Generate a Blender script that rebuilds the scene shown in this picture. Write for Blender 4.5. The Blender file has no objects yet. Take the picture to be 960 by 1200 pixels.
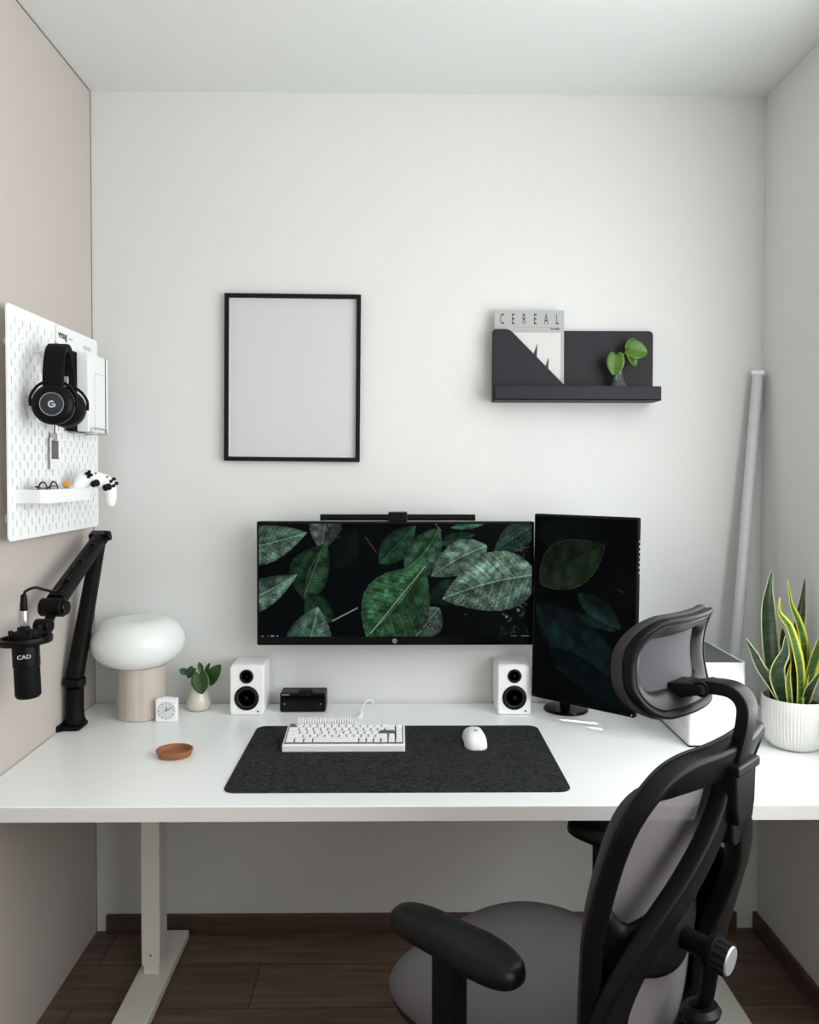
import bpy, bmesh, math, random
import numpy as np
from mathutils import Vector, Matrix
random.seed(7)
PI = math.pi
R = math.radians
scene = bpy.context.scene
COL = scene.collection

# ------------------------------------------------------------------ materials
def lin(c):
    return tuple((x/12.92 if x <= .04045 else ((x+.055)/1.055)**2.4) for x in (v/255. for v in c))

def mat(name, rgb, rough=.5, metal=0., spec=.5, bump=0., bscale=200., var=0., vscale=8., coat=0., trans=0., alpha=1., emit=None, estr=1., bdist=.001):
    m = bpy.data.materials.new(name); m.use_nodes = True
    nt = m.node_tree; b = nt.nodes['Principled BSDF']
    c = lin(rgb)
    b.inputs['Base Color'].default_value = (*c, 1)
    b.inputs['Roughness'].default_value = rough
    b.inputs['Metallic'].default_value = metal
    b.inputs['Specular IOR Level'].default_value = spec
    b.inputs['Coat Weight'].default_value = coat
    b.inputs['Transmission Weight'].default_value = trans
    b.inputs['Alpha'].default_value = alpha
    if emit:
        b.inputs['Emission Color'].default_value = (*lin(emit), 1); b.inputs['Emission Strength'].default_value = estr
    tc = nt.nodes.new('ShaderNodeTexCoord')
    if var > 0:
        n = nt.nodes.new('ShaderNodeTexNoise'); n.inputs['Scale'].default_value = vscale; n.inputs['Detail'].default_value = 5
        nt.links.new(tc.outputs['Object'], n.inputs['Vector'])
        mx = nt.nodes.new('ShaderNodeMix'); mx.data_type = 'RGBA'
        mx.inputs[6].default_value = (*[x*(1-var) for x in c], 1); mx.inputs[7].default_value = (*[min(1, x*(1+var)) for x in c], 1)
        nt.links.new(n.outputs['Fac'], mx.inputs[0]); nt.links.new(mx.outputs[2], b.inputs['Base Color'])
    if bump > 0:
        n2 = nt.nodes.new('ShaderNodeTexNoise'); n2.inputs['Scale'].default_value = bscale; n2.inputs['Detail'].default_value = 4
        nt.links.new(tc.outputs['Object'], n2.inputs['Vector'])
        bp = nt.nodes.new('ShaderNodeBump'); bp.inputs['Strength'].default_value = bump; bp.inputs['Distance'].default_value = bdist
        nt.links.new(n2.outputs['Fac'], bp.inputs['Height']); nt.links.new(bp.outputs['Normal'], b.inputs['Normal'])
    return m

M = {}
M['wall'] = mat('white wall paint', (221, 222, 221), .85, bump=.15, bscale=260, var=.015, vscale=3)
M['wall_left'] = mat('greige wall paint', (192, 184, 178), .8, bump=.12, bscale=260, var=.015, vscale=3)
M['ceiling'] = mat('ceiling paint', (226, 229, 228), .85, bump=.2, bscale=220, var=.015, vscale=3)
M['gap'] = mat('joint shade and screw grey', (110, 106, 101), .9)  # grey that paints shade into the wall joints; also colours the leg screws
M['desk_top'] = mat('white laminate', (243, 245, 245), .28, spec=.45, bump=.05, bscale=500, var=.01, vscale=20, bdist=.0003)
M['desk_edge'] = mat('white edge banding', (222, 220, 218), .45, var=.01, vscale=20)
M['desk_metal'] = mat('off-white powder coat', (225, 224, 216), .5, bump=.05, bscale=800, bdist=.0003)
M['white'] = mat('white plastic', (240, 241, 242), .35, var=.01, vscale=30)
M['white_matte'] = mat('matte white', (240, 240, 241), .6, var=.01, vscale=30)
M['white_board'] = mat('white pegboard coat', (242, 243, 242), .55, var=.01, vscale=30)
M['black'] = mat('black plastic', (6, 6, 7), .42, spec=.16, var=.06, vscale=40)
M['black_matte'] = mat('matte black', (6, 6, 7), .6, spec=.15, bump=.08, bscale=600, var=.05, bdist=.0004)
M['black_gloss'] = mat('gloss black', (4, 4, 5), .18, spec=.22, var=.03)
M['chair_black'] = mat('chair nylon', (7, 8, 9), .40, spec=.17, bump=.12, bscale=900, var=.05, bdist=.0004)
M['chair_sheen'] = mat('chair grey plastic', (18, 19, 21), .36, spec=.25, bump=.1, bscale=700, var=.04, bdist=.0004)
M['chair_pad'] = mat('chair dark padding', (36, 35, 37), .75, bump=.25, bscale=700, var=.08, vscale=200)
M['seat_fabric'] = mat('seat fabric', (92, 88, 91), .85, bump=.3, bscale=900, var=.08, vscale=300)
M['armpad'] = mat('soft black pad', (6, 7, 8), .36, spec=.2, bump=.05, bscale=500, var=.04, bdist=.0004)
M['shelf'] = mat('anthracite powder coat', (28, 30, 36), .55, spec=.3, bump=.05, bscale=700, var=.03, bdist=.0004)
M['mag_grey'] = mat('grey magazine cover', (172, 172, 172), .5, var=.02)
M['mag_pale'] = mat('pale print area', (206, 206, 205), .5, var=.02)
M['ink'] = mat('dark ink', (48, 52, 58), .6, var=.03)
M['ink_grey'] = mat('grey ink', (118, 120, 122), .6, var=.03)
M['ink_brown'] = mat('brown print', (98, 84, 78), .6, var=.15, vscale=90)
M['paper'] = mat('white paper', (236, 236, 236), .7, var=.01)
M['sheet'] = mat('pale grey sheet', (206, 206, 211), .35, spec=.5, var=.012, vscale=12)
M['frame_black'] = mat('black frame', (4, 4, 5), .5, spec=.25, var=.05)
M['metal'] = mat('brushed steel', (190, 190, 190), .32, metal=1., var=.05, vscale=120)
M['dark_metal'] = mat('dark brushed metal', (60, 64, 72), .4, metal=.8, var=.06, vscale=150)
M['lamp_glass'] = mat('opal glass', (236, 240, 238), .3, spec=.5, coat=.15, var=.005)
M['ceramic'] = mat('cream ceramic', (206, 202, 188), .22, coat=.4, var=.06, vscale=150)
M['cork'] = mat('brown cork', (150, 96, 62), .65, bump=.2, bscale=300, var=.14, vscale=120)
M['soil'] = mat('soil', (38, 32, 26), .95, bump=.8, bscale=150, var=.3, vscale=100, bdist=.004)
M['clear'] = mat('clear glass', (252, 254, 254), .02, trans=1.)
M['stem'] = mat('green stem', (120, 150, 70), .5, var=.1)
M['root'] = mat('pale roots', (150, 135, 110), .7, var=.1)
M['grey_key'] = mat('grey keycap', (92, 94, 96), .5, var=.02)
M['key'] = mat('white keycap', (240, 240, 241), .45, var=.01)
M['rubber'] = mat('woofer rubber', (9, 9, 10), .5, spec=.3, var=.05)
M['pad_grey'] = mat('controller grip grey', (196, 200, 206), .5, bump=.1, bscale=900, var=.02, bdist=.0003)
M['amber'] = mat('amber cap', (214, 150, 60), .4, var=.05)
M['tube_diff'] = mat('tube diffuser', (208, 209, 216), .25, spec=.6, var=.01)
M['alu'] = mat('satin aluminium', (190, 191, 196), .35, metal=.6, var=.03)
M['led'] = mat('white marks', (200, 204, 206), .5)
M['print_dark'] = mat('dark photo print', (90, 88, 86), .4, var=.5, vscale=60)
M['pot_white'] = mat('white ribbed pot glaze', (216, 216, 213), .5, var=.01)
M['case_white'] = mat('white painted steel', (222, 223, 226), .4, var=.01)
M['dial'] = mat('clock dial', (218, 219, 222), .5, var=.02)
M['castor'] = mat('castor black', (16, 16, 17), .5, var=.05)
M['cloth'] = mat('sun mask cloth', (240, 240, 236), .9, bump=.1, bscale=900)

def travertine():
    m = bpy.data.materials.new('pale travertine'); m.use_nodes = True
    nt = m.node_tree; b = nt.nodes['Principled BSDF']; b.inputs['Roughness'].default_value = .35
    tc = nt.nodes.new('ShaderNodeTexCoord'); mp = nt.nodes.new('ShaderNodeMapping'); mp.inputs['Scale'].default_value = (60, 60, 3)
    n = nt.nodes.new('ShaderNodeTexNoise'); n.inputs['Scale'].default_value = 1.; n.inputs['Detail'].default_value = 4
    cr = nt.nodes.new('ShaderNodeValToRGB')
    cr.color_ramp.elements[0].color = (*lin((186, 175, 164)), 1); cr.color_ramp.elements[0].position = .2
    cr.color_ramp.elements[1].color = (*lin((204, 195, 185)), 1); cr.color_ramp.elements[1].position = .8
    nt.links.new(tc.outputs['Object'], mp.inputs[0]); nt.links.new(mp.outputs[0], n.inputs['Vector'])
    nt.links.new(n.outputs['Fac'], cr.inputs[0]); nt.links.new(cr.outputs[0], b.inputs['Base Color'])
    return m
M['travertine'] = travertine()

def wood(name, c1, c2, planks=True):
    m = bpy.data.materials.new(name); m.use_nodes = True
    nt = m.node_tree; b = nt.nodes['Principled BSDF']; b.inputs['Roughness'].default_value = .5
    tc = nt.nodes.new('ShaderNodeTexCoord'); mp = nt.nodes.new('ShaderNodeMapping'); mp.inputs['Scale'].default_value = (2.2, 26, 26)
    n = nt.nodes.new('ShaderNodeTexNoise'); n.inputs['Scale'].default_value = 1.5; n.inputs['Detail'].default_value = 8; n.inputs['Distortion'].default_value = .6
    cr = nt.nodes.new('ShaderNodeValToRGB')
    cr.color_ramp.elements[0].color = (*lin(c1), 1); cr.color_ramp.elements[0].position = .3
    cr.color_ramp.elements[1].color = (*lin(c2), 1); cr.color_ramp.elements[1].position = .72
    nt.links.new(tc.outputs['Object'], mp.inputs[0]); nt.links.new(mp.outputs[0], n.inputs['Vector']); nt.links.new(n.outputs['Fac'], cr.inputs[0])
    out = cr.outputs[0]
    if planks:
        br = nt.nodes.new('ShaderNodeTexBrick'); br.inputs['Scale'].default_value = 1.; br.offset = .37
        br.inputs['Brick Width'].default_value = 1.28; br.inputs['Row Height'].default_value = .192; br.inputs['Mortar Size'].default_value = .0022
        br.inputs['Color1'].default_value = (1, 1, 1, 1); br.inputs['Color2'].default_value = (.72, .72, .72, 1); br.inputs['Mortar'].default_value = (.3, .28, .26, 1)
        mp2 = nt.nodes.new('ShaderNodeMapping'); mp2.inputs['Location'].default_value = (.4, -.02, 0)
        nt.links.new(tc.outputs['Object'], mp2.inputs[0]); nt.links.new(mp2.outputs[0], br.inputs['Vector'])
        mx = nt.nodes.new('ShaderNodeMix'); mx.data_type = 'RGBA'; mx.blend_type = 'MULTIPLY'; mx.inputs[0].default_value = 1.
        nt.links.new(out, mx.inputs[6]); nt.links.new(br.outputs['Color'], mx.inputs[7]); out = mx.outputs[2]
    nt.links.new(out, b.inputs['Base Color'])
    return m
M['floor'] = wood('dark laminate planks', (92, 74, 61), (128, 106, 90))
M['baseboard'] = wood('dark wood skirting', (70, 55, 46), (94, 76, 65), False)

def felt():
    m = bpy.data.materials.new('charcoal felt'); m.use_nodes = True
    nt = m.node_tree; b = nt.nodes['Principled BSDF']; b.inputs['Roughness'].default_value = .95; b.inputs['Specular IOR Level'].default_value = .15
    tc = nt.nodes.new('ShaderNodeTexCoord'); mp = nt.nodes.new('ShaderNodeMapping'); mp.inputs['Scale'].default_value = (95, 210, 180)
    n = nt.nodes.new('ShaderNodeTexNoise'); n.inputs['Scale'].default_value = 1.; n.inputs['Detail'].default_value = 6; n.inputs['Distortion'].default_value = 1.2
    cr = nt.nodes.new('ShaderNodeValToRGB')
    cr.color_ramp.elements[0].color = (*lin((14, 15, 16)), 1); cr.color_ramp.elements[0].position = .36
    cr.color_ramp.elements[1].color = (*lin((60, 62, 64)), 1); cr.color_ramp.elements[1].position = .68
    bp = nt.nodes.new('ShaderNodeBump'); bp.inputs['Strength'].default_value = .5; bp.inputs['Distance'].default_value = .002
    nt.links.new(tc.outputs['Object'], mp.inputs[0]); nt.links.new(mp.outputs[0], n.inputs['Vector']); nt.links.new(n.outputs['Fac'], cr.inputs[0])
    nt.links.new(cr.outputs[0], b.inputs['Base Color']); nt.links.new(n.outputs['Fac'], bp.inputs['Height']); nt.links.new(bp.outputs['Normal'], b.inputs['Normal'])
    return m
M['felt'] = felt()

def meshcloth(name, rgb, alpha):
    """woven mesh fabric: a fine weave with see-through gaps"""
    m = mat(name, rgb, .8, var=.12, vscale=400)
    nt = m.node_tree; b = nt.nodes['Principled BSDF']
    tr = nt.nodes.new('ShaderNodeBsdfTransparent'); mx = nt.nodes.new('ShaderNodeMixShader'); mx.inputs[0].default_value = alpha
    nt.links.new(tr.outputs[0], mx.inputs[1]); nt.links.new(b.outputs[0], mx.inputs[2])
    nt.links.new(mx.outputs[0], nt.nodes['Material Output'].inputs['Surface'])
    return m
M['mesh'] = meshcloth('back mesh', (108, 103, 106), .92)
M['head_mesh'] = meshcloth('headrest mesh', (64, 62, 67), .96)

def leafmat(name, centre, edge, lo, hi, band=0., bands=(0, 0, 0)):
    """green leaf with a pale margin; 'margin' is 0 on the midrib and 1 on the edge"""
    m = bpy.data.materials.new(name); m.use_nodes = True
    nt = m.node_tree; b = nt.nodes['Principled BSDF']; b.inputs['Roughness'].default_value = .38
    at = nt.nodes.new('ShaderNodeAttribute'); at.attribute_name = 'margin'
    tc = nt.nodes.new('ShaderNodeTexCoord'); mp = nt.nodes.new('ShaderNodeMapping'); mp.inputs['Scale'].default_value = (14, 14, 130)
    n = nt.nodes.new('ShaderNodeTexNoise'); n.inputs['Scale'].default_value = 1.; n.inputs['Detail'].default_value = 3; n.inputs['Distortion'].default_value = .8
    nt.links.new(tc.outputs['Object'], mp.inputs[0]); nt.links.new(mp.outputs[0], n.inputs['Vector'])
    cr = nt.nodes.new('ShaderNodeValToRGB')
    cr.color_ramp.elements[0].color = (*lin(centre), 1); cr.color_ramp.elements[0].position = .4
    cr.color_ramp.elements[1].color = (*lin(bands if band else [min(255, x*1.2) for x in centre]), 1); cr.color_ramp.elements[1].position = .62
    nt.links.new(n.outputs['Fac'], cr.inputs[0])
    mr = nt.nodes.new('ShaderNodeMapRange'); mr.inputs['From Min'].default_value = lo; mr.inputs['From Max'].default_value = hi
    nt.links.new(at.outputs['Fac'], mr.inputs['Value'])
    mx = nt.nodes.new('ShaderNodeMix'); mx.data_type = 'RGBA'; mx.inputs[7].default_value = (*lin(edge), 1)
    nt.links.new(mr.outputs[0], mx.inputs[0]); nt.links.new(cr.outputs[0], mx.inputs[6]); nt.links.new(mx.outputs[2], b.inputs['Base Color'])
    return m
M['snake'] = leafmat('snake plant leaf', (20, 36, 22), (196, 198, 140), .80, .94, 1, (46, 70, 42))
M['snake_bright'] = leafmat('snake plant yellow-margined leaf', (40, 72, 26), (190, 186, 60), .56, .78, 1, (66, 102, 40))
M['pothos'] = leafmat('dark pothos leaf', (34, 62, 22), (76, 108, 48), .85, 1.)
M['pothos_bright'] = leafmat('bright pothos leaf', (62, 100, 18), (104, 142, 44), .8, 1.)

def screenmat():
    m = bpy.data.materials.new('lit screen'); m.use_nodes = True
    nt = m.node_tree; b = nt.nodes['Principled BSDF']
    b.inputs['Base Color'].default_value = (.001, .001, .0012, 1); b.inputs['Roughness'].default_value = .5; b.inputs['Specular IOR Level'].default_value = .03
    at = nt.nodes.new('ShaderNodeAttribute'); at.attribute_name = 'picture'
    nt.links.new(at.outputs['Color'], b.inputs['Emission Color']); b.inputs['Emission Strength'].default_value = 1.
    return m
M['screen'] = screenmat()

# ------------------------------------------------------------------ object helpers
def link(name, data, parent=None, loc=(0, 0, 0), rot=(0, 0, 0)):
    o = bpy.data.objects.new(name, data); COL.objects.link(o)
    o.location = loc; o.rotation_euler = rot
    if parent: o.parent = parent
    return o

def tag(o, label=None, cat=None, group=None, kind=None):
    if label: o['label'] = label
    if cat: o['category'] = cat
    if group: o['group'] = group
    if kind: o['kind'] = kind
    return o

def thing(name, label, cat, loc=(0, 0, 0), rot=(0, 0, 0), group=None):
    return tag(link(name, None, None, loc, rot), label, cat, group)

def part(name, bm, m, parent=None, smooth=False, bevel=0., segs=2, sub=0, solid=0., loc=(0, 0, 0), rot=(0, 0, 0), angle=40):
    bmesh.ops.recalc_face_normals(bm, faces=bm.faces)
    me = bpy.data.meshes.new(name); bm.to_mesh(me); bm.free()
    me.materials.append(M[m] if isinstance(m, str) else m)
    if smooth:
        for p in me.polygons: p.use_smooth = True
        if smooth != 'all':
            me.set_sharp_from_angle(angle=R(angle))
    o = link(name, me, parent, loc, rot)
    if solid:
        s = o.modifiers.new('s', 'SOLIDIFY'); s.thickness = solid; s.offset = 0
    if bevel:
        b = o.modifiers.new('b', 'BEVEL'); b.width = bevel; b.segments = segs; b.limit_method = 'ANGLE'; b.angle_limit = R(35)
    if sub:
        s = o.modifiers.new('u', 'SUBSURF'); s.levels = sub; s.render_levels = sub
    return o

def struct(name, bm, m, **k):
    return tag(part(name, bm, m, **k), kind='structure')

def B(): return bmesh.new()

def box(bm, c, s, rot=None):
    mtx = Matrix.Translation(Vector(c))
    if rot: mtx = mtx @ rot
    mtx = mtx @ Matrix.Diagonal((*s, 1))
    bmesh.ops.create_cube(bm, size=1., matrix=mtx)
    return bm

def box2(bm, a, b):
    a, b = Vector(a), Vector(b)
    return box(bm, (a+b)/2, [abs(x) for x in (b-a)])

def lathe(bm, prof, c=(0, 0, 0), seg=48, axis=None, sy=1.):
    """prof: (radius, height) from bottom to top; closed with caps"""
    mtx = Matrix.Translation(Vector(c))
    if axis is not None: mtx = mtx @ Vector((0, 0, 1)).rotation_difference(Vector(axis).normalized()).to_matrix().to_4x4()
    rings = []
    for r, z in prof:
        if r < 1e-6: rings.append([bm.verts.new(mtx @ Vector((0, 0, z)))])
        else: rings.append([bm.verts.new(mtx @ Vector((r*math.cos(2*PI*i/seg), r*sy*math.sin(2*PI*i/seg), z))) for i in range(seg)])
    for a, b in zip(rings[:-1], rings[1:]):
        for i in range(seg):
            j = (i+1) % seg
            if len(a) == 1 and len(b) == 1: continue
            if len(a) == 1: bm.faces.new((a[0], b[i], b[j]))
            elif len(b) == 1: bm.faces.new((a[i], a[j], b[0]))
            else: bm.faces.new((a[i], a[j], b[j], b[i]))
    for rg in (rings[0], rings[-1]):
        if len(rg) > 1: bm.faces.new(rg)
    return bm

def cyl(bm, p, q, r, seg=24, r2=None):
    p, q = Vector(p), Vector(q); L = (q-p).length
    return lathe(bm, [(r, 0), (r if r2 is None else r2, L)], p, seg, q-p)

def smoothpath(pts, n=6, closed=False):
    P = [Vector(p) for p in pts]; out = []
    N = len(P)
    rng = range(N) if closed else range(N-1)
    for i in rng:
        p0 = P[(i-1) % N] if closed or i > 0 else P[0]*2-P[1]
        p1 = P[i]; p2 = P[(i+1) % N]
        p3 = P[(i+2) % N] if closed or i+2 < N else P[-1]*2-P[-2]
        for k in range(n):
            t = k/n
            out.append(.5*((2*p1)+(p2-p0)*t+(2*p0-5*p1+4*p2-p3)*t*t+(3*p1-p0-3*p2+p3)*t**3))
    if not closed: out.append(P[-1])
    return out

def rr_section(a, b, r=.5, n=4):
    """rounded rectangle section, half sizes a, b"""
    q = min(a, b)*r*2 if r < .5 else min(a, b)
    q = min(a, b)*r
    pts = []
    for cx, cy, s in ((a-q, b-q, 0), (-a+q, b-q, 90), (-a+q, -b+q, 180), (a-q, -b+q, 270)):
        for k in range(n+1):
            t = R(s+90*k/n); pts.append((cx+q*math.cos(t), cy+q*math.sin(t)))
    return pts

def sweep(bm, path, section, up=(0, 0, 1), closed=False, scale=None, upf=None):
    """section (u, v): u along N = T x up, v along the rest of up"""
    n = len(path); rings = []
    for i, p in enumerate(path):
        if closed: t = path[(i+1) % n]-path[i-1]
        else: t = path[min(i+1, n-1)]-path[max(i-1, 0)]
        t.normalize()
        U = Vector(upf(i) if upf else up)
        N = t.cross(U)
        if N.length < 1e-4: N = t.cross(Vector((.3, 1, .1)))
        N.normalize(); V = N.cross(t)
        s = scale(i/(n-1)) if scale else 1.
        su, sv = s if isinstance(s, tuple) else (s, s)
        rings.append([bm.verts.new(p+N*u*su+V*v*sv) for u, v in section])
    m = len(section)
    for i in range(n if closed else n-1):
        a, b = rings[i], rings[(i+1) % n]
        for k in range(m):
            bm.faces.new((a[k], a[(k+1) % m], b[(k+1) % m], b[k]))
    if not closed:
        bm.faces.new(rings[0]); bm.faces.new(rings[-1][::-1])
    return bm

def circ(r, n=10):
    return [(r*math.cos(2*PI*k/n), r*math.sin(2*PI*k/n)) for k in range(n)]

def tube(bm, pts, r, n=10, sm=6, closed=False, up=(.13, .21, 1)):
    return sweep(bm, smoothpath(pts, sm, closed) if sm else [Vector(p) for p in pts], circ(r, n), up, closed)

def rrect(w, h, r, n=6, cx=0, cy=0):
    pts = []
    for x, y, s in ((w/2-r, h/2-r, 0), (-w/2+r, h/2-r, 90), (-w/2+r, -h/2+r, 180), (w/2-r, -h/2+r, 270)):
        for k in range(n+1):
            t = R(s+90*k/n); pts.append((cx+x+r*math.cos(t), cy+y+r*math.sin(t)))
    return pts

def prism(bm, outline, d, mtx=Matrix()):
    """outline in local XY, extruded from z=0 to z=d, then mtx"""
    a = [bm.verts.new(mtx @ Vector((x, y, 0))) for x, y in outline]
    b = [bm.verts.new(mtx @ Vector((x, y, d))) for x, y in outline]
    n = len(a)
    bm.faces.new(a[::-1]); bm.faces.new(b)
    for i in range(n): bm.faces.new((a[i], a[(i+1) % n], b[(i+1) % n], b[i]))
    return bm

def ringprism(bm, outer, inner, d, mtx=Matrix()):
    n = len(outer)
    f = lambda o, z: [bm.verts.new(mtx @ Vector((x, y, z))) for x, y in o]
    a, b, c, e = f(outer, 0), f(outer, d), f(inner, 0), f(inner, d)
    for i in range(n):
        j = (i+1) % n
        for q in ((a[i], a[j], b[j], b[i]), (c[j], c[i], e[i], e[j]), (b[i], b[j], e[j], e[i]), (a[j], a[i], c[i], c[j])):
            bm.faces.new(q)
    return bm

FRONT = Matrix(((1, 0, 0, 0), (0, 0, -1, 0), (0, 1, 0, 0), (0, 0, 0, 1)))      # local XY -> world XZ, extruding towards -Y
def front(x, y, z): return Matrix.Translation((x, y, z)) @ FRONT

def text(name, s, size, m, parent, mtx, sx=1., ext=.0003, space=1., bold=0.):
    cu = bpy.data.curves.new(name, 'FONT'); cu.body = s; cu.size = size; cu.extrude = ext; cu.space_character = space; cu.offset = bold
    cu.align_x = 'CENTER'; cu.align_y = 'CENTER'; cu.resolution_u = 3
    t = bpy.data.objects.new(name, cu); COL.objects.link(t)
    dg = bpy.context.evaluated_depsgraph_get(); dg.update()
    me = bpy.data.meshes.new_from_object(t.evaluated_get(dg))
    bpy.data.objects.remove(t); bpy.data.curves.remove(cu)
    me.transform(mtx @ Matrix.Diagonal((sx, 1, 1, 1)))
    me.materials.clear(); me.materials.append(M[m]); me.name = name
    return link(name, me, parent)

def g_mark(bm, r, mtx, d=.0004):
    """an open ring with an inner bar, as on the headset and the mouse"""
    pts_o, pts_i = [], []
    for k in range(17):
        t = R(50+260*k/16)
        pts_o.append((r*math.cos(t), r*math.sin(t))); pts_i.append((r*.58*math.cos(t), r*.58*math.sin(t)))
    prism(bm, pts_o+pts_i[::-1], d, mtx)
    prism(bm, [(0, -.2*r), (r, -.2*r), (r, .2*r), (0, .2*r)], d, mtx)
    prism(bm, [(r*.58, -.75*r), (r, -.75*r), (r, .2*r), (r*.58, .2*r)], d, mtx)
    return bm

# ------------------------------------------------------------------ the room
XL, XR, YB, YF, ZC = -.944, 1.1415, 2.5, -1.7, 2.611
T = .7235                                           # desk top height
WY0, WY1, WZ0, WZ1 = -1.1, 2.12, .80, 2.30           # window opening in the right wall

struct('floor', box2(B(), (XL-.1, YF-.1, -.1), (XR+.1, YB+.1, 0)), 'floor')
struct('ceiling', box2(B(), (XL-.1, YF-.1, ZC), (XR+.1, YB+.1, ZC+.1)), 'ceiling')
struct('wall_back', box2(B(), (XL-.1, YB, 0), (XR+.1, YB+.1, ZC)), 'wall')
struct('wall_left', box2(B(), (XL-.1, YF, 0), (XL, YB, ZC)), 'wall_left')
struct('wall_front', box2(B(), (XL-.1, YF-.1, 0), (XR+.1, YF, ZC)), 'wall')
bm = B()
box2(bm, (XR, YF, 0), (XR+.1, YB, WZ0)); box2(bm, (XR, YF, WZ1), (XR+.1, YB, ZC))
box2(bm, (XR, YF, WZ0), (XR+.1, WY0, WZ1)); box2(bm, (XR, WY1, WZ0), (XR+.1, YB, WZ1))
struct('wall_right', bm, 'wall')
struct('baseboard_back', box2(B(), (-.91, YB-.014, 0), (1.075, YB, .056)), 'baseboard', bevel=.003)
struct('baseboard_right', box2(B(), (XR-.014, YF, 0), (XR, YB-.002, .056)), 'baseboard', bevel=.003)
struct('shade_strip_1', box2(B(), (XL-.001, YF, ZC-.003), (XL+.0015, YB, ZC+.001)), 'gap')  # thin grey strip painted in for the shade along the ceiling joint
struct('shade_strip_2', box2(B(), (XL-.001, YB-.003, 0), (XL+.0012, YB+.001, ZC)), 'gap')  # the same painted shade, down the back corner

# window, plus an unseen blind added to mask the sun down to two slivers
SUN = Vector((.80, -.30, .95)).normalized()          # towards the sun
win = tag(link('window_1', None, None, (XR+.05, (WY0+WY1)/2, WZ0)), kind='structure')
wc = Vector(win.location)
bm = B()
for y in (WY0+.02, (WY0+WY1)/2, WY1-.02): box(bm, Vector((XR+.07, y, (WZ0+WZ1)/2))-wc, (.04, .04, WZ1-WZ0))
for z in (WZ0+.02, WZ1-.02): box(bm, Vector((XR+.07, (WY0+WY1)/2, z))-wc, (.038, WY1-WY0, .04))
part('window_frame', bm, 'white', win, bevel=.003)
def on_sun_mask(p):
    p = Vector(p); s = (XR+.03-p.x)/SUN.x; q = p+SUN*s
    return (q.y, q.z)
# sun patches wanted on the desk, traced back to shape the gaps
gaps = [[(.475, 2.325, T), (.596, 2.282, T), (.604, 2.266, T), (.482, 2.311, T)],
        [(.535, 2.252, T), (.622, 2.226, T), (.640, 2.192, T), (.56, 2.232, T)]]
holes = [[on_sun_mask(p) for p in g] for g in gaps]
bm = B()
def bv(y, z): return bm.verts.new(Vector((XR+.03, y, z))-wc)
edges = []
def loop(pts):
    vs = [bv(*p) for p in pts]
    for i in range(len(vs)): edges.append(bm.edges.new((vs[i], vs[(i+1) % len(vs)])))
loop([(WY0, WZ0), (WY1, WZ0), (WY1, WZ1), (WY0, WZ1)])
for h in holes: loop(h)
bmesh.ops.triangle_fill(bm, edges=edges, use_beauty=True)
part('sun_mask', bm, 'cloth', win)

# ------------------------------------------------------------------ desk
DX0, DX1, DY0, DY1, DTH = XL+.003, 1.125, 1.718, 2.486, .034
dk = thing('standing_desk', 'long white standing desk spanning the room below the monitors', 'desk', (.09, 2.1, 0))
dl = Vector(dk.location)
part('tabletop', box2(B(), Vector((DX0, DY0, T-DTH))-dl, Vector((DX1, DY1, T))-dl), 'desk_top', dk, bevel=.0016)
part('edge_band', box2(B(), Vector((DX0, DY0-.0012, T-DTH+.0015))-dl, Vector((DX1, DY0+.0002, T-.0015))-dl), 'desk_edge', dk)
for s, x0 in ((1, -.734), (-1, .915)):
    xs = sorted((x0, x0+s*.092))
    ft = part('foot', box2(B(), Vector((xs[0], 1.79, 0.002))-dl, Vector((xs[1], 2.455, .03))-dl), 'desk_metal', dk, bevel=.004)
    cx = x0+s*.041
    bm = box2(B(), Vector((cx-.026, 2.232, .055))-dl, Vector((cx+.026, 2.305, T-DTH))-dl)
    lg = part('leg', bm, 'desk_metal', dk, bevel=.003)
    part('inner_tube', box2(B(), Vector((cx-.022, 2.236, .028))-dl, Vector((cx+.022, 2.301, .06))-dl), 'desk_metal', lg, bevel=.003)
    part('screw', cyl(B(), Vector((cx, 2.233, .085))-dl, Vector((cx, 2.2305, .085))-dl, .0028, 12), 'gap', lg)
part('crossbeam', box2(B(), Vector((-.67, 2.24, T-DTH-.04))-dl, Vector((.85, 2.3, T-DTH-.0005))-dl), 'desk_metal', dk, bevel=.003)

mt = part('desk_mat', prism(B(), rrect(.79, .467, .028, 8), .004), 'felt', bevel=.0012, loc=(.001, 2.0225, T))
tag(mt, 'charcoal felt desk mat under the keyboard and mouse', 'desk mat')
TM = T+.004

# ------------------------------------------------------------------ keyboard
kb = thing('keyboard', 'white compact mechanical keyboard on the felt desk mat', 'keyboard', (-.1375, 2.04, TM), (0, 0, 0))
tilt = math.atan2(.016, .112)
KM = Matrix.Rotation(tilt, 4, 'X')
bm = B()
o = [(0, 0), (.114, 0), (.114, .034), (0, .0185)]
pr = [Vector((0, y, z)) for y, z in o]
a = [bm.verts.new(p+Vector((-.158, 0, 0))) for p in pr]; b = [bm.verts.new(p+Vector((.158, 0, 0))) for p in pr]
bm.faces.new(a); bm.faces.new(b[::-1])
for i in range(4): bm.faces.new((a[i], a[(i+1) % 4], b[(i+1) % 4], b[i]))
part('case', bm, 'white', kb, bevel=.003)
def ktop(x, y, h): return KM @ Vector((x, y, h))+Vector((0, 0, .0185))
pl = part('switch_plate', box(B(), (0, 0, 0), (.306, .0985, .001)), 'grey_key', kb, loc=ktop(0, .0565, .0006), rot=(tilt, 0, 0))
rows = [[1]*13+[2, 1], [1.5]+[1]*12+[1.5, 1], [1.75]+[1]*11+[2.25, 1], [2.25]+[1]*10+[1.75, 1, 1], [1.25, 1.25, 1.25, 6.25, 1, 1, 1, 1, 1, 1]]
U = .01895
keymesh = {}
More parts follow.
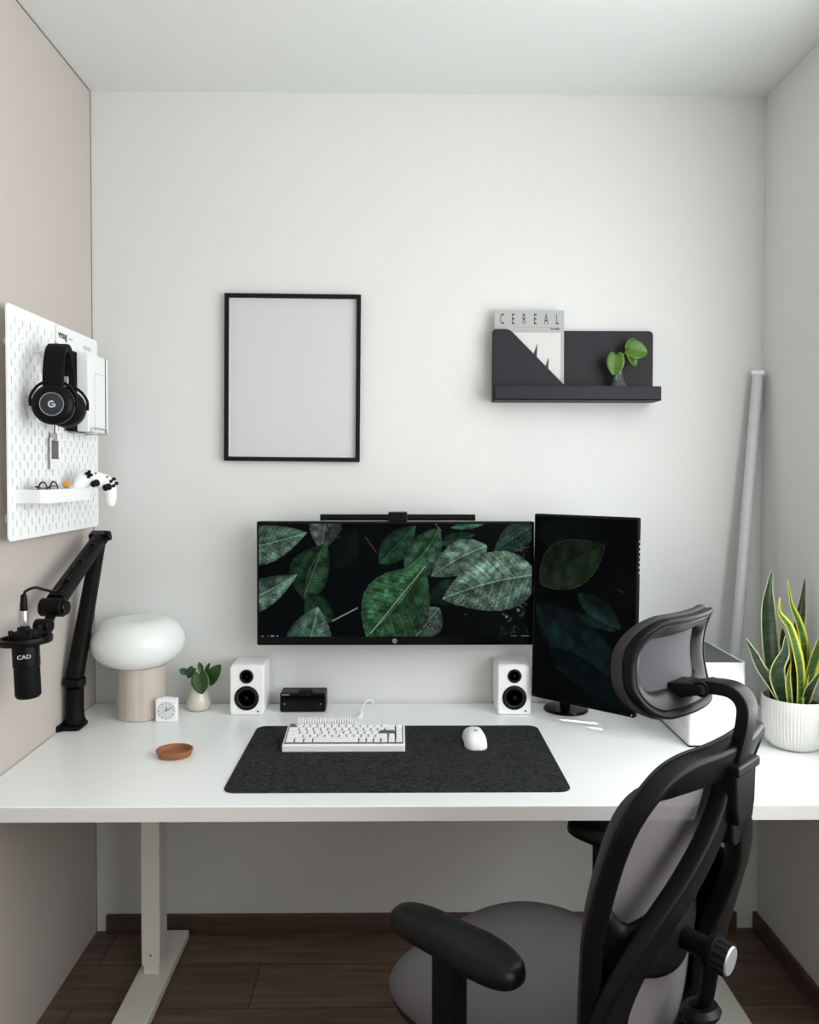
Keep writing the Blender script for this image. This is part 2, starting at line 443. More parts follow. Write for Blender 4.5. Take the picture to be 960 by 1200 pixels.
def keycap(w):
    if w not in keymesh:
        bm = B(); W = w*U-.0022; D = U-.0022
        lo = [bm.verts.new((x*W/2, y*D/2, 0)) for x, y in ((-1, -1), (1, -1), (1, 1), (-1, 1))]
        hi = [bm.verts.new((x*(W/2-.0022), y*(D/2-.0022)+.0006, .0085)) for x, y in ((-1, -1), (1, -1), (1, 1), (-1, 1))]
        bm.faces.new(lo[::-1]); bm.faces.new(hi)
        for i in range(4): bm.faces.new((lo[i], lo[(i+1) % 4], hi[(i+1) % 4], hi[i]))
        keymesh[w] = bm
    return keymesh[w].copy()
for r, row in enumerate(rows):
    x = -8*U
    for k, w in enumerate(row):
        dark = (r == 2 and w == 2.25) or (r == 0 and k == 0)
        o = part('keycap', keycap(w), 'grey_key' if dark else 'key', kb, bevel=.0008, segs=2, loc=ktop(x+w*U/2, .0565+(2-r)*U, .002), rot=(tilt, 0, 0))
        if dark: o['label'] = 'grey keycap'
        x += w*U

# coiled cable behind the keyboard
cb = thing('coiled_cable', 'white coiled cable lying behind the keyboard', 'cable', (-.19, 2.24, TM))
cl = Vector(cb.location)
n, pts = 24, []
for i in range(n*10+1):
    t = i/10*2*PI; f = i/(n*10)
    pts.append(Vector((-.278+.165*f, 2.225+.0145*math.cos(t), TM+.0175+.0145*math.sin(t)))-cl)
part('coil', sweep(B(), pts, circ(.0028, 6), (1, 0, 0)), 'white', cb, smooth='all')
part('lead', tube(B(), [Vector(p)-cl for p in ((-.113, 2.225, TM+.031), (-.108, 2.25, TM+.026), (-.110, 2.29, TM+.012), (-.109, 2.325, T+.009))], .0022), 'white', cb, smooth='all')
part('connector', cyl(B(), Vector((-.109, 2.315, T+.0075))-cl, Vector((-.107, 2.36, T+.0075))-cl, .0072, 18), 'white', cb, smooth=True, bevel=.0015)
part('lead', tube(B(), [Vector(p)-cl for p in ((-.107, 2.355, T+.009), (-.104, 2.40, T+.016), (-.094, 2.44, T+.02), (-.082, 2.468, T+.016), (-.074, 2.484, T+.003), (-.073, 2.4925, T-.02), (-.073, 2.493, T-.1))], .0024), 'white', cb, smooth='all')

# ------------------------------------------------------------------ mouse
ms = thing('computer_mouse', 'white wireless mouse on the right half of the felt desk mat', 'mouse', (.205, 2.11, TM), (0, 0, R(2)))
def mouse_h(x, y):
    u = y/.0625; w = .0315-.004*math.exp(-((y-.005)/.03)**2)
    e = max(0., 1-abs(x/w)**3.2)*max(0., 1-abs(u)**3.4)
    return e**.45*(.040-.012*((y+.012)/.06)**2)
bm = B(); NX, NY = 24, 36; vs = []
for j in range(NY+1):
    u = -1+2*j/NY; y = .0625*math.sin(u*PI/2)
    hw = (.0315-.004*math.exp(-((y-.005)/.03)**2))*max(0.02, (1-abs(y/.0625)**3.4))**.36
    row = []
    for i in range(NX+1):
        s = math.sin((-1+2*i/NX)*PI/2); x = hw*s
        row.append(bm.verts.new((x, y, .0005+(max(0, 1-abs(s)**3.2)*max(0, 1-abs(y/.0625)**3.4))**.45*(.040-.012*((y+.012)/.06)**2))))
    vs.append(row)
for j in range(NY):
    for i in range(NX): bm.faces.new((vs[j][i], vs[j][i+1], vs[j+1][i+1], vs[j+1][i]))
def rim(seq): return seq
bl = vs[0]+[r[-1] for r in vs[1:]]+vs[-1][-2::-1]+[r[0] for r in vs[-2:0:-1]]
bm.faces.new(bl)
part('shell', bm, 'white_matte', ms, smooth='all')
part('scroll_wheel', lathe(B(), [(.0085, -.0035), (.0095, -.002), (.0095, .002), (.0085, .0035)], (0, .038, mouse_h(0, .038)-.005), 24, (1, 0, 0)), 'grey_key', ms, smooth=True)
part('button_gap', tube(B(), [(0, y, mouse_h(0, y)+.0007) for y in (.010, .02, .027)], .0006, 6), 'grey_key', ms)
y0 = -.020
nrm = Vector((0, -(mouse_h(0, y0+.004)-mouse_h(0, y0-.004))/.008, 1)).normalized()
part('logo', g_mark(B(), .0048, Matrix.Translation((0, y0, mouse_h(0, y0)+.0004)) @ Vector((0, 0, 1)).rotation_difference(nrm).to_matrix().to_4x4()), 'ink', ms)

# ------------------------------------------------------------------ wallpaper pictures
def vnoise(W, H, cells, seed):
    rs = np.random.RandomState(seed)
    g = rs.rand(cells+2, int(cells*W/H)+3)
    y = np.linspace(0, cells, H)[:, None]; x = np.linspace(0, cells*W/H, W)[None, :]
    yi = y.astype(int); xi = x.astype(int); fy = y-yi; fx = x-xi
    fy = fy*fy*(3-2*fy); fx = fx*fx*(3-2*fx)
    return g[yi, xi]*(1-fy)*(1-fx)+g[yi+1, xi]*fy*(1-fx)+g[yi, xi+1]*(1-fy)*fx+g[yi+1, xi+1]*fy*fx

def paint(W, H, ext, leaves, stems, drops, bg, grain=1., seed=1, gain=1.):
    """leaf picture shown on a screen; ext = (x0, y0, x1, y1) of the drawing, returns H x W x 3 in display values"""
    x0, y0, x1, y1 = ext
    X = np.linspace(x0, x1, W)[None, :].repeat(H, 0); Y = np.linspace(y0, y1, H)[:, None].repeat(W, 1)
    n1 = vnoise(W, H, 6, seed); n2 = vnoise(W, H, 22, seed+1); n3 = vnoise(W, H, 70, seed+2)
    img = np.array(bg, float)[None, None, :]*(.5+n1[..., None])
    for (bx, by, tx, ty, hw, col, bend, rim, shape) in leaves:
        ax, ay = tx-bx, ty-by; L = math.hypot(ax, ay); ux, uy = ax/L, ay/L
        dx, dy = X-bx, Y-by
        s = (dx*ux+dy*uy)/L; n = -dx*uy+dy*ux
        n = n-bend*hw*np.sin(np.clip(s, 0, 1)*PI)
        ss = np.clip(s, 0, 1)
        prof = np.sin(PI*ss**shape)**.82
        w = hw*prof*(1+.012*np.sin(s*60))+1e-3
        q = np.abs(n)/w
        ins = (s > 0) & (s < 1) & (q < 1)
        a = np.clip((1-q)*w/2.2, 0, 1)*ins
        side = np.where(n > 0, 1.0, .78)
        vein = ss*9-q*1.6
        vf = np.abs(vein-np.round(vein))
        v = np.exp(-(vf/.07)**2)*.20*(.5+n2)-np.exp(-((vf-.2)/.12)**2)*.16
        rib = np.exp(-(n/2.2)**2)
        cross = np.abs(((ss*9+q*6) % 1.)-.5)*.12
        shade = (.62+.42*n2*grain+.22*(n3-.5)*grain+v*.8-cross)*side*(.8+.35*np.sin(PI*np.clip(q, 0, 1)))
        c = np.array(col, float)[None, None, :]*shade[..., None]+rib[..., None]*np.array(col)[None, None, :]*.6
        if rim: c = c+(np.exp(-(((1-q)*w-3.)/2.)**2))[..., None]*np.array((70, 76, 62))*rim
        img = img*(1-a[..., None])+c*a[..., None]
    for (xa, ya, xb, yb, wd, col) in stems:
        L2 = (xb-xa)**2+(yb-ya)**2
        s = np.clip(((X-xa)*(xb-xa)+(Y-ya)*(yb-ya))/L2, 0, 1)
        d = np.hypot(X-xa-s*(xb-xa), Y-ya-s*(yb-ya))
        a = np.clip(1.3-d/wd, 0, 1)[..., None]
        img = img*(1-a)+np.array(col, float)*a
    for (cx, cy, r, k) in drops:
        d = np.hypot(X-cx, Y-cy)
        a = np.clip((r-d)/1.5+.5, 0, 1)[..., None]
        img = img*(1-a*.55)
        ring = np.exp(-((d-r*.85)/(r*.25+.6))**2)*np.clip((X-cx)+(Y-cy), 0, None)/(r*2+1)
        img = img+ring[..., None]*np.array((150, 165, 160))*k
        h = np.exp(-(np.hypot(X-cx+r*.35, Y-cy+r*.35)/(r*.35+.5))**2)
        img = img+h[..., None]*np.array((190, 205, 200))*k
    img = np.clip(img*gain, 0, 255)
    return 255*(img/255)**1.12*1.08

def picture_mesh(name, img, w, h, parent, loc, m='screen'):
    """flat screen: a fine grid that carries the picture, centred, facing -Y"""
    H, W, _ = img.shape
    xs = np.linspace(-w/2, w/2, W); zs = np.linspace(h/2, -h/2, H)
    co = np.zeros((H, W, 3)); co[..., 0] = xs[None, :]; co[..., 2] = zs[:, None]
    idx = np.arange(H*W).reshape(H, W)
    f = np.stack([idx[1:, :-1], idx[1:, 1:], idx[:-1, 1:], idx[:-1, :-1]], -1).reshape(-1, 4)
    me = bpy.data.meshes.new(name)
    me.vertices.add(H*W); me.vertices.foreach_set('co', co.reshape(-1))
    me.loops.add(f.size); me.loops.foreach_set('vertex_index', f.reshape(-1))
    me.polygons.add(len(f)); me.polygons.foreach_set('loop_start', np.arange(0, f.size, 4)); me.polygons.foreach_set('loop_total', np.full(len(f), 4))
    me.update(calc_edges=True)
    v = img.reshape(-1, 3)/255.; l = np.where(v <= .04045, v/12.92, ((v+.055)/1.055)**2.4)
    ca = me.color_attributes.new('picture', 'FLOAT_COLOR', 'POINT')
    ca.data.foreach_set('color', np.concatenate([l, np.ones((len(l), 1))], 1).reshape(-1))
    me.materials.append(M[m])
    return link(name, me, parent, loc)

rs = random.Random(3)
drops = [(rs.uniform(690, 930), rs.uniform(325, 345)+rs.uniform(0, 60)*rs.random(), rs.uniform(2, 6), .7) for _ in range(46)]
drops += [(870, 405, 12, .9), (760, 355, 6, 1), (715, 352, 8, .8), (812, 358, 7, .8), (740, 330, 7, .7), (910, 385, 14, .8)]
drops += [(rs.uniform(215, 310), rs.uniform(95, 150), rs.uniform(1.5, 4), .6) for _ in range(26)]
drops += [(rs.uniform(585, 640), rs.uniform(385, 455), rs.uniform(2, 6), .7) for _ in range(30)]
drops += [(rs.uniform(640, 720), rs.uniform(235, 262), rs.uniform(2, 4.5), .7) for _ in range(14)]
drops += [(rs.uniform(850, 945), rs.uniform(110, 225), rs.uniform(1, 2.5), .8) for _ in range(30)]
drops += [(rs.uniform(620, 640), rs.uniform(180, 260), rs.uniform(1, 2), .6) for _ in range(10)]
drops += [(rs.uniform(845, 945), rs.uniform(430, 460), rs.uniform(1.5, 4), .6) for _ in range(22)]
wide = paint(470, 192, (38, 95, 950, 466), [
    # base x, y, tip x, y, half width, colour, bend, rim, shape
    (720, 300, 600, 345, 45, (22, 48, 38), 0, 0, .8),
    (300, 240, 360, 110, 45, (10, 24, 22), 0, 0, .8),
    (-70, 185, 198, 124, 66, (104, 134, 116), .1, 0, .75),
    (268, 40, 246, 184, 56, (94, 108, 106), 0, 0, .75),
    (190, 345, 262, 160, 68, (42, 74, 54), -.3, 0, .85),
    (-60, 372, 166, 262, 52, (104, 134, 120), .1, 0, .7),
    (196, 330, 288, 418, 44, (34, 66, 46), .2, 0, .85),
    (170, 560, 234, 368, 78, (96, 128, 112), .1, 0, .8),
    (440, 226, 560, 100, 46, (40, 80, 58), 0, .1, .85),
    (640, 160, 760, 130, 24, (32, 66, 50), 0, 0, .85),
    (600, 265, 640, 180, 40, (40, 76, 60), 0, 0, .85),
    (528, 246, 640, 108, 58, (70, 112, 84), .2, .15, .85),
    (676, 108, 792, 96, 13, (60, 108, 82), 0, 0, .9),
    (960, 96, 824, 182, 46, (48, 72, 66), 0, .1, .85),
    (798, 168, 612, 268, 56, (112, 142, 124), .15, .2, .8),
    (965, 262, 650, 342, 100, (122, 152, 136), .12, .2, .72),
    (640, 372, 560, 470, 52, (88, 106, 98), 0, .1, .9),
    (594, 232, 396, 466, 116, (66, 112, 78), -.10, .25, 1.15),
], [(285, 413, 366, 372, 2.2, (190, 186, 172)), (392, 138, 430, 190, 1.6, (110, 84, 78)), (872, 194, 940, 170, 1.2, (112, 82, 86)), (246, 182, 190, 330, 1.2, (120, 130, 100)), (625, 95, 646, 118, 1.4, (140, 130, 120)),
    (592, 235, 410, 456, 1.5, (196, 200, 170)), (48, 465, 50, 465, 2.4, (220, 225, 225)), (78, 464, 86, 464, 2.2, (220, 225, 225)), (98, 464, 100, 464, 2.2, (220, 225, 225)), (66, 464, 68, 464, 1.2, (160, 165, 165)), (880, 464, 900, 464, 1., (120, 125, 125)), (915, 464, 940, 464, 1., (140, 145, 145))],
    drops, (3, 7, 9), grain=1.5, seed=4, gain=.80)
rs = random.Random(9)
d2 = [(rs.uniform(300, 620), rs.uniform(60, 160), rs.uniform(1, 4), .35) for _ in range(26)]
d2 += [(rs.uniform(340, 800), rs.uniform(620, 1000), rs.uniform(1.5, 5), .4) for _ in range(60)]
d2 += [(rs.uniform(300, 345), rs.uniform(500, 960), rs.uniform(1, 5), .4) for _ in range(24)]
tall = paint(210, 350, (297, 45, 826, 1085), [
    (300, 130, 700, 180, 120, (8, 20, 20), 0, 0, .9),
    (330, 440, 668, 192, 134, (40, 58, 38), -.12, .9, .9),
    (540, 470, 760, 640, 62, (28, 58, 54), 0, 0, .85),
    (310, 560, 800, 900, 130, (20, 46, 46), .2, 0, .85),
    (520, 580, 740, 655, 26, (24, 50, 44), .3, .15, .8),
    (380, 800, 800, 1060, 80, (10, 24, 26), 0, 0, .9),
], [(430, 905, 470, 925, 3, (60, 66, 70)), (555, 680, 580, 690, 3, (60, 66, 66)), (740, 425, 765, 440, 3, (80, 88, 90))], d2, (3, 6, 8), grain=1.8, seed=21, gain=.62)

# ------------------------------------------------------------------ ultrawide monitor
um = thing('ultrawide_monitor', 'wide landscape monitor with leaf wallpaper on the back wall', 'monitor', (-.005, 2.38, .93))
MW, MH = .824, .3685
part('housing', prism(B(), rrect(MW, MH, .004, 3, 0, MH/2), -.022, front(0, .0015, 0)), 'black', um, bevel=.0015)
part('rear_bulge', box2(B(), (-.25, .022, .06), (.25, .055, .31)), 'black_matte', um, bevel=.012, segs=3)
part('wall_mount', box2(B(), (-.06, .053, .12), (.06, .1195, .24)), 'black_matte', um, bevel=.004)
sh = MH-.0065-.0255
picture_mesh('screen', wide, MW-.012, sh, um, (0, -.0006, .0255+sh/2))
part('bezel', ringprism(B(), rrect(MW, MH, .004, 3, 0, MH/2), rrect(MW-.011, sh+.001, .001, 3, 0, .0255+sh/2), .0016, front(0, .001, 0)), 'black_gloss', um)
lg = part('logo_badge', cyl(B(), (-.003, -.0003, .012), (-.003, -.0012, .012), .0072, 32), 'metal', um, smooth=True)
text('logo_letters', 'hp', .0105, 'ink', lg, front(-.003, -.0012, .0122) @ Matrix.Shear('XZ', 4, (0, 0)), ext=.0003)
lb = thing('monitor_light_bar', 'black light bar clipped on top of the wide monitor', 'light', (.001, 2.372, 1.2987))
part('bar', cyl(B(), (-.2285, -.006, .0125), (.2285, -.006, .0125), .0098, 28), 'black_matte', lb, smooth=True, bevel=.001)
part('diffuser', box2(B(), (-.215, -.0085, .0022), (.215, -.0035, .0042)), 'paper', lb)
cp = part('clip', box2(B(), (-.028, -.018, .0005), (.028, .03, .0285)), 'black', lb, bevel=.003)
part('counterweight', box2(B(), (-.026, .036, -.05), (.026, .056, .026)), 'black', lb, bevel=.005)

# ------------------------------------------------------------------ portrait monitor
ang = math.atan2(-.215, .2415)
pm = thing('portrait_monitor', 'portrait monitor with dark leaf wallpaper turned beside the chair headrest', 'monitor', (.513, 2.412, T))
PW, PH = .3235, .5385
pc = Vector((.5215, 2.243, 1.055))-Vector(pm.location)
prot = Matrix.Translation(pc) @ Matrix.Rotation(ang, 4, 'Z') @ Matrix.Rotation(R(-1.4), 4, 'X')
def pp(name, bm, m, **k):
    bmesh.ops.transform(bm, matrix=prot, verts=bm.verts); return part(name, bm, m, pm, **k)
pp('housing', prism(B(), rrect(PW, PH, .004, 3), -.014, front(0, .0012, 0)), 'black', bevel=.0015)
bm = B()
o1 = rrect(PW-.002, PH-.002, .005, 4); o2 = rrect(PW-.05, PH-.10, .03, 4)
a = [bm.verts.new((x, .013, z)) for x, z in o1]; b = [bm.verts.new((x*1., .034, z)) for x, z in o2]
for i in range(len(a)): bm.faces.new((a[i], a[(i+1) % len(a)], b[(i+1) % len(a)], b[i]))
bm.faces.new(b); bm.faces.new(a[::-1])
pp('rear_shell', bm, 'black_matte', smooth=True)
sc = picture_mesh('screen', tall, PW-.008, PH-.016, pm, (0, 0, 0)); sc.data.transform(prot @ Matrix.Translation((0, -.0004, .001)))
pp('bezel', ringprism(B(), rrect(PW, PH, .004, 3), rrect(PW-.0075, PH-.0155, .001, 3, 0, .001), .0016, front(0, .001, 0)), 'black_gloss')
for i in range(7):
    bm = box2(B(), (PW/2-.0006, .006, PH/2-.066-.014*i), (PW/2+.0012, .0105, PH/2-.062-.014*i)); pp('side_button', bm, 'led')
pp('status_light', cyl(B(), (PW/2-.009, -.0004, -PH/2+.006), (PW/2-.009, -.0009, -PH/2+.006), .0016, 12), 'led')
part('base_disc', lathe(B(), [(.066, 0), (.0668, .004), (.064, .008), (.05, .0105), (.03, .0125), (.02, .014)], (0, .005, .0005), 56), 'black_gloss', pm, smooth=True)
nk = B(); cyl(nk, (0, .02, .01), (0, .02, .36), .017, 24)
part('neck', nk, 'black', pm, smooth=True)
part('tilt_head', box(B(), (.02, -.02, .335), (.07, .06, .07), Matrix.Rotation(ang, 4, 'Z')), 'black_matte', pm, bevel=.006)

# ------------------------------------------------------------------ speakers
def speaker(label, x, rz):
    s = thing('speaker', label, 'speaker', (x, 2.424, T), (0, 0, rz), 'white bookshelf speakers on the desk')
    W, H, D = .1005, .149, .119
    part('cabinet', prism(B(), rrect(W, H, .009, 5, 0, H/2), D-.012, front(0, D/2, 0)), 'white', s, smooth=True, bevel=.002)
    part('front_baffle', prism(B(), rrect(W-.002, H-.002, .009, 5, 0, H/2), .012, front(0, -D/2+.0125, 0)), 'white_matte', s, smooth=True, bevel=.0035, segs=3)
    yf = -D/2
    for nm, z, r in (('tweeter', .1165, .0205), ('woofer', .052, .0362)):
        d = part(nm, lathe(B(), [(r, 0), (r, .0022), (r*.93, .003), (r*.9, .0012), (r*.86, .0025), (r*.78, .0028), (r*.72, .0012), (r*.42, -.006), (0, -.008)], (0, yf+.0005, z), 48, (0, -1, 0)), 'rubber', s, smooth=True, angle=50)
        part('dust_cap', lathe(B(), [(r*.4, -.006), (r*.36, -.0025), (r*.22, -.0002), (0, .0006)], (0, yf+.0005, z), 32, (0, -1, 0)), 'black_gloss', d, smooth='all')
        if nm == 'woofer':
            pass
    part('badge', cyl(B(), (.033, yf, .0125), (.033, yf-.001, .0125), .0026, 16), 'black', s)
    for fx in (-.038, .038):
        part('foot', cyl(B(), (fx, -.045, -.0), (fx, -.045, .003), .006, 12), 'rubber', s)
    return s
speaker('white speaker to the left of the black box, under the wide monitor', -.446, R(0))
speaker('white speaker next to the portrait monitor base', .3485, R(0))

# black box with a round cap
bx = thing('black_device', 'small black box with a round cap on top, right of the left speaker', 'device', (-.284, 2.394, T))
part('body', box2(B(), (-.0685, 0, .001), (.0685, .068, .0585)), 'black', bx, bevel=.005, segs=3)
part('front_plate', prism(B(), rrect(.126, .046, .003, 3, 0, .028), .0012, front(0, .0004, 0)), 'black_gloss', bx)
cp = part('round_cap', lathe(B(), [(.0205, 0), (.021, .004), (.021, .013), (.0195, .0155), (.013, .0165), (0, .0165)], (.008, .012, .0495), 40), 'black_matte', bx, smooth=True)
for sx in (-.054, .054): part('indicator', cyl(B(), (sx, -.0006, .026), (sx, -.0013, .026), .0016, 12), 'led', bx)
part('printed_mark', box2(B(), (-.062, -.0006, .0528), (-.040, .0002, .0545)), 'led', bx)

# ------------------------------------------------------------------ table lamp, clock, vase, dish
lp = thing('table_lamp', 'mushroom lamp with white glass shade and pale stone base', 'lamp', (-.757, 2.364, T))
part('base', lathe(B(), [(.066, 0), (.0685, .002), (.0685, .15), (.066, .152)], (0, .004, .0005), 64), 'travertine', lp, smooth=True)
prof = []
for k in range(0, 25):
    t = -PI/2+PI*k/24
    r = .1345*math.cos(t)**.72 if math.cos(t) > 0 else 0
    z = .0765*math.sin(t)
    if t > .7: z -= .016*((t-.7)/(PI/2-.7))**2
    prof.append((max(r, 0.0), z+.2235))
prof[0] = (0, prof[0][1]); prof[-1] = (0, prof[-1][1])
part('shade', lathe(B(), prof, (-.009, 0, 0), 72), 'lamp_glass', lp, smooth='all')

ck = thing('alarm_clock', 'small square white alarm clock in front of the lamp base', 'clock', (-.666, 2.315, T), (0, 0, R(3)))
part('case', box2(B(), (-.031, -.014, .0005), (.031, .010, .0675)), 'white', ck, bevel=.004, segs=3)
fc = part('dial', cyl(B(), (0, -.0137, .034), (0, -.0146, .034), .0265, 48), 'dial', ck, smooth=True)
for i in range(12):
    a = i*PI/6; p = Vector((.0215*math.sin(a), -.0151, .034+.0215*math.cos(a)))
    part('hour_mark', box(B(), p, (.0018, .0006, .0045), Matrix.Rotation(a, 4, 'Y')), 'ink_grey', fc)
for nm, a, L, w in (('hour_hand', R(8), .012, .0024), ('minute_hand', R(62), .02, .0018), ('second_hand', R(250), .012, .0009)):
    d = Vector((math.sin(a), 0, math.cos(a)))
    part(nm, box(B(), Vector((0, -.0156, .034))+d*L*.42, (w, .0006, L), Matrix.Rotation(a, 4, 'Y')), 'ink', fc)
part('alarm_button', box2(B(), (-.014, -.004, .0672), (.014, .006, .0695)), 'white', ck, bevel=.001)

def heart_leaf(L, W, fold=.25, curl=.3, n=12, m=8):
    """leaf in local XY, base at origin, tip at +Y, face +Z"""
    bm = B(); lay = bm.verts.layers.float.new('margin'); rows = []
    for j in range(n+1):
        s = j/n
        w = W/2*2.1*((s+.035)**.42)*((1-s)**.72) if s < 1 else 0
        back = .16*L*math.exp(-(s/.16)**2)
        row = []
        for i in range(m+1):
            q = -1+2*i/m
            v = bm.verts.new((w*q*math.cos(fold*abs(q)), s*L-back*(abs(q)*(1.6-abs(q)*.9))*1.3, abs(q)*w*math.sin(fold)-curl*L*s*s*.5))
            v[lay] = abs(q); row.append(v)
        rows.append(row)
    for j in range(n):
        for i in range(m):
            bm.faces.new((rows[j][i], rows[j][i+1], rows[j+1][i+1], rows[j+1][i]))
    bmesh.ops.remove_doubles(bm, verts=bm.verts, dist=1e-5)
    return bm

def aim(base, tip, face):
    y = (Vector(tip)-Vector(base)).normalized(); z = Vector(face); z = (z-y*z.dot(y)).normalized(); x = y.cross(z)
    return Matrix.Translation(base) @ Matrix((x, y, z)).transposed().to_4x4()

def cutting(root, m, leaves, stem_from):
    for (base, tip, face, W) in leaves:
        L = (Vector(tip)-Vector(base)).length
        bm = heart_leaf(L, W); bmesh.ops.transform(bm, matrix=aim(base, tip, face), verts=bm.verts)
        lf = part('leaf', bm, m, root, smooth='all', solid=.0006)
        mid = (Vector(base)+Vector(stem_from))/2+Vector((0, 0, .006))
        part('stem', tube(B(), [stem_from, mid, base], .0012, 6, 5), 'stem', root, smooth='all')

vz = thing('ceramic_vase', 'small cream ceramic bud vase between the clock and a white speaker', 'vase', (-.604, 2.43, T))
part('body', lathe(B(), [(.026, 0), (.0335, .004), (.0372, .016), (.036, .028), (.029, .05), (.0215, .072), (.0175, .089), (.0165, .0945), (.0145, .0945), (.0145, .08), (0, .075)], (0, 0, .0003), 48), 'ceramic', vz, smooth=True, angle=60)
pc1 = thing('pothos_cutting', 'green leafy cutting standing in the cream ceramic vase', 'plant', (-.604, 2.43, T+.082))
cutting(pc1, 'pothos', [
    ((.0085, -.020, .029), (.018, -.036, -.026), (.05, -1, .3), .054),
    ((.034, -.004, .004), (.066, -.010, .056), (-.3, -1, .15), .044),
    ((-.014, -.006, .044), (-.030, -.016, .017), (-.3, -1, .4), .030),
    ((-.037, -.002, .030), (-.055, -.008, .041), (0, -1, .5), .022),
    ((.0085, .004, .032), (.000, .008, .060), (.2, -1, .1), .018),
    ((.022, .006, .030), (.030, .010, .058), (-.4, -1, .1), .014)], (0, 0, .006))

ds = thing('wooden_dish', 'round brown wooden dish lying on the desk left of the mat', 'dish', (-.566, 2.03, T))
part('bowl', lathe(B(), [(.038, 0), (.0405, .001), (.0465, .0160), (.0458, .0175), (.0428, .0175), (.0385, .005), (0, .0045)], (0, 0, .0003), 56, sy=.92), 'cork', ds, smooth=True, angle=30)

# ------------------------------------------------------------------ picture frame on the back wall
pf = thing('picture_frame', 'thin black frame with a blank pale sheet on the back wall', 'picture frame', (-.3265, YB-.0005, 1.478), (0, R(.45), 0))
W, H = .418, .514
ro = lambda w, h: [(w/2, h/2), (-w/2, h/2), (-w/2, -h/2), (w/2, -h/2)]
sh_ = lambda pts: [(x, y+H/2) for x, y in pts]
part('frame', ringprism(B(), sh_(ro(W, H)), sh_(ro(W-.026, H-.026)), .02, front(0, 0, 0)), 'frame_black', pf, bevel=.0008)
part('mat_border', ringprism(B(), sh_(ro(W-.0255, H-.0255)), sh_(ro(W-.031, H-.031)), .007, front(0, -.0035, 0)), 'paper', pf)
part('sheet', prism(B(), sh_(ro(W-.0265, H-.0265)), .004, front(0, -.004, 0)), 'sheet', pf)

# ------------------------------------------------------------------ wall shelf with magazine, flask and cutting
ws = thing('wall_shelf', 'anthracite wall shelf with a slanted magazine pocket', 'shelf', (.541, YB-.0005, 1.661))
S0, S1, SZ = -.2495, .2495, .2215
part('back_panel', prism(B(), [(S0, 0), (S1, 0), (S1, SZ-.012), (S1-.0035, SZ-.0035), (S1-.012, SZ), (S0+.004, SZ), (S0, SZ-.004)], .004, front(0, -.012, 0)), 'shelf', ws, bevel=.0008)
part('bottom', box2(B(), (S0, -.0985, 0), (S1, -.012, .0035)), 'shelf', ws)
part('front_lip', prism(B(), rrect(S1-S0, .043, .003, 3, 0, .0215), .0035, front(0, -.095, 0)), 'shelf', ws, bevel=.0008)
px = lambda px_: (px_-466.3)/940*2.453-.541
part('magazine_pocket', prism(B(), [(S0, .002), (-.02, .002), (-.0205, .0475), (-.036, .055), (-.190, .210), (-.198, .2165), (-.21, .2205), (S0+.004, .2205), (S0, .2165)], .0035, front(0, -.046, 0)), 'shelf', ws, bevel=.0008)
part('side_plate', box2(B(), (S0, -.048, .0), (S0+.003, -.012, .2165)), 'shelf', ws)
for x in (-.1, .15): part('wall_spacer', box2(B(), (x-.02, -.0125, .06), (x+.02, -.0002, .1)), 'shelf', ws)

mg = thing('magazine', 'grey magazine titled CEREAL standing in the wall shelf pocket', 'magazine', (.403, 2.4645, 1.6655), (R(-1), 0, 0))
MWd, MHt = .2135, .276
part('pages', box2(B(), (-MWd/2+.001, -.004, .0005), (MWd/2-.0005, .004, MHt-.001)), 'paper', mg)
part('cover', prism(B(), rrect(MWd, MHt, .001, 2, 0, MHt/2), .0006, front(0, -.004, 0)), 'mag_grey', mg)
part('spine', box2(B(), (-MWd/2-.0003, -.0044, 0), (-MWd/2+.001, .0045, MHt)), 'mag_grey', mg)
for i, ch in enumerate('CEREAL'):
    text('title_letter', ch, .046, 'ink', mg, front(-.0835+i*.0338, -.0047, MHt-.0285), sx=.42, ext=.0002, bold=.0002)
part('print_line', box2(B(), (-.04, -.0049, MHt-.052), (.07, -.0046, MHt-.0515)), 'ink_grey', mg)
part('print_line', box2(B(), (-.04, -.0049, MHt-.0615), (.055, -.0046, MHt-.061)), 'ink_grey', mg)
text('caption', 'POWER', .0080, 'ink', mg, front(.079, -.0047, MHt-.0575), ext=.0002, bold=.0003)
part('cover_photo', box2(B(), (-.09, -.0049, .02), (.096, -.0046, MHt-.0685)), 'mag_pale', mg)
for sx, sz in ((.019, .138), (.054, .096)):
    part('printed_spike', prism(B(), [(-.0075, 0), (.004, -.008), (.006, .036), (.003, .03)], .0003, front(sx, -.0049, sz)), 'ink', mg)

fl = thing('glass_flask', 'clear glass flask of water standing on the wall shelf', 'vase', (.672, 2.4435, 1.6645))
part('glass', lathe(B(), [(0, 0), (.026, 0), (.0335, .003), (.0335, .010), (.029, .03), (.0195, .058), (.0125, .085), (.0108, .128), (.0125, .132),
                          (.0108, .132), (.0093, .127), (.0109, .085), (.0178, .058), (.027, .030), (.0313, .010), (.026, .0035), (0, .003)], (0, 0, .0002), 48), 'clear', fl, smooth='all')
pc2 = thing('pothos_cutting', 'bright green cutting with roots in the glass flask on the shelf', 'plant', (.672, 2.4435, 1.669))
cutting(pc2, 'pothos_bright', [
    ((-.010, -.012, .132), (-.017, -.020, .070), (-.25, -1, .2), .052),
    ((.030, -.004, .150), (.088, -.012, .142), (.0, -1, .25), .058),
    ((.030, -.004, .146), (.052, -.014, .100), (.1, -.8, .5), .036),
    ((.030, 0, .150), (.060, .006, .184), (0, -1, -.2), .040)], (.0, 0, .11))
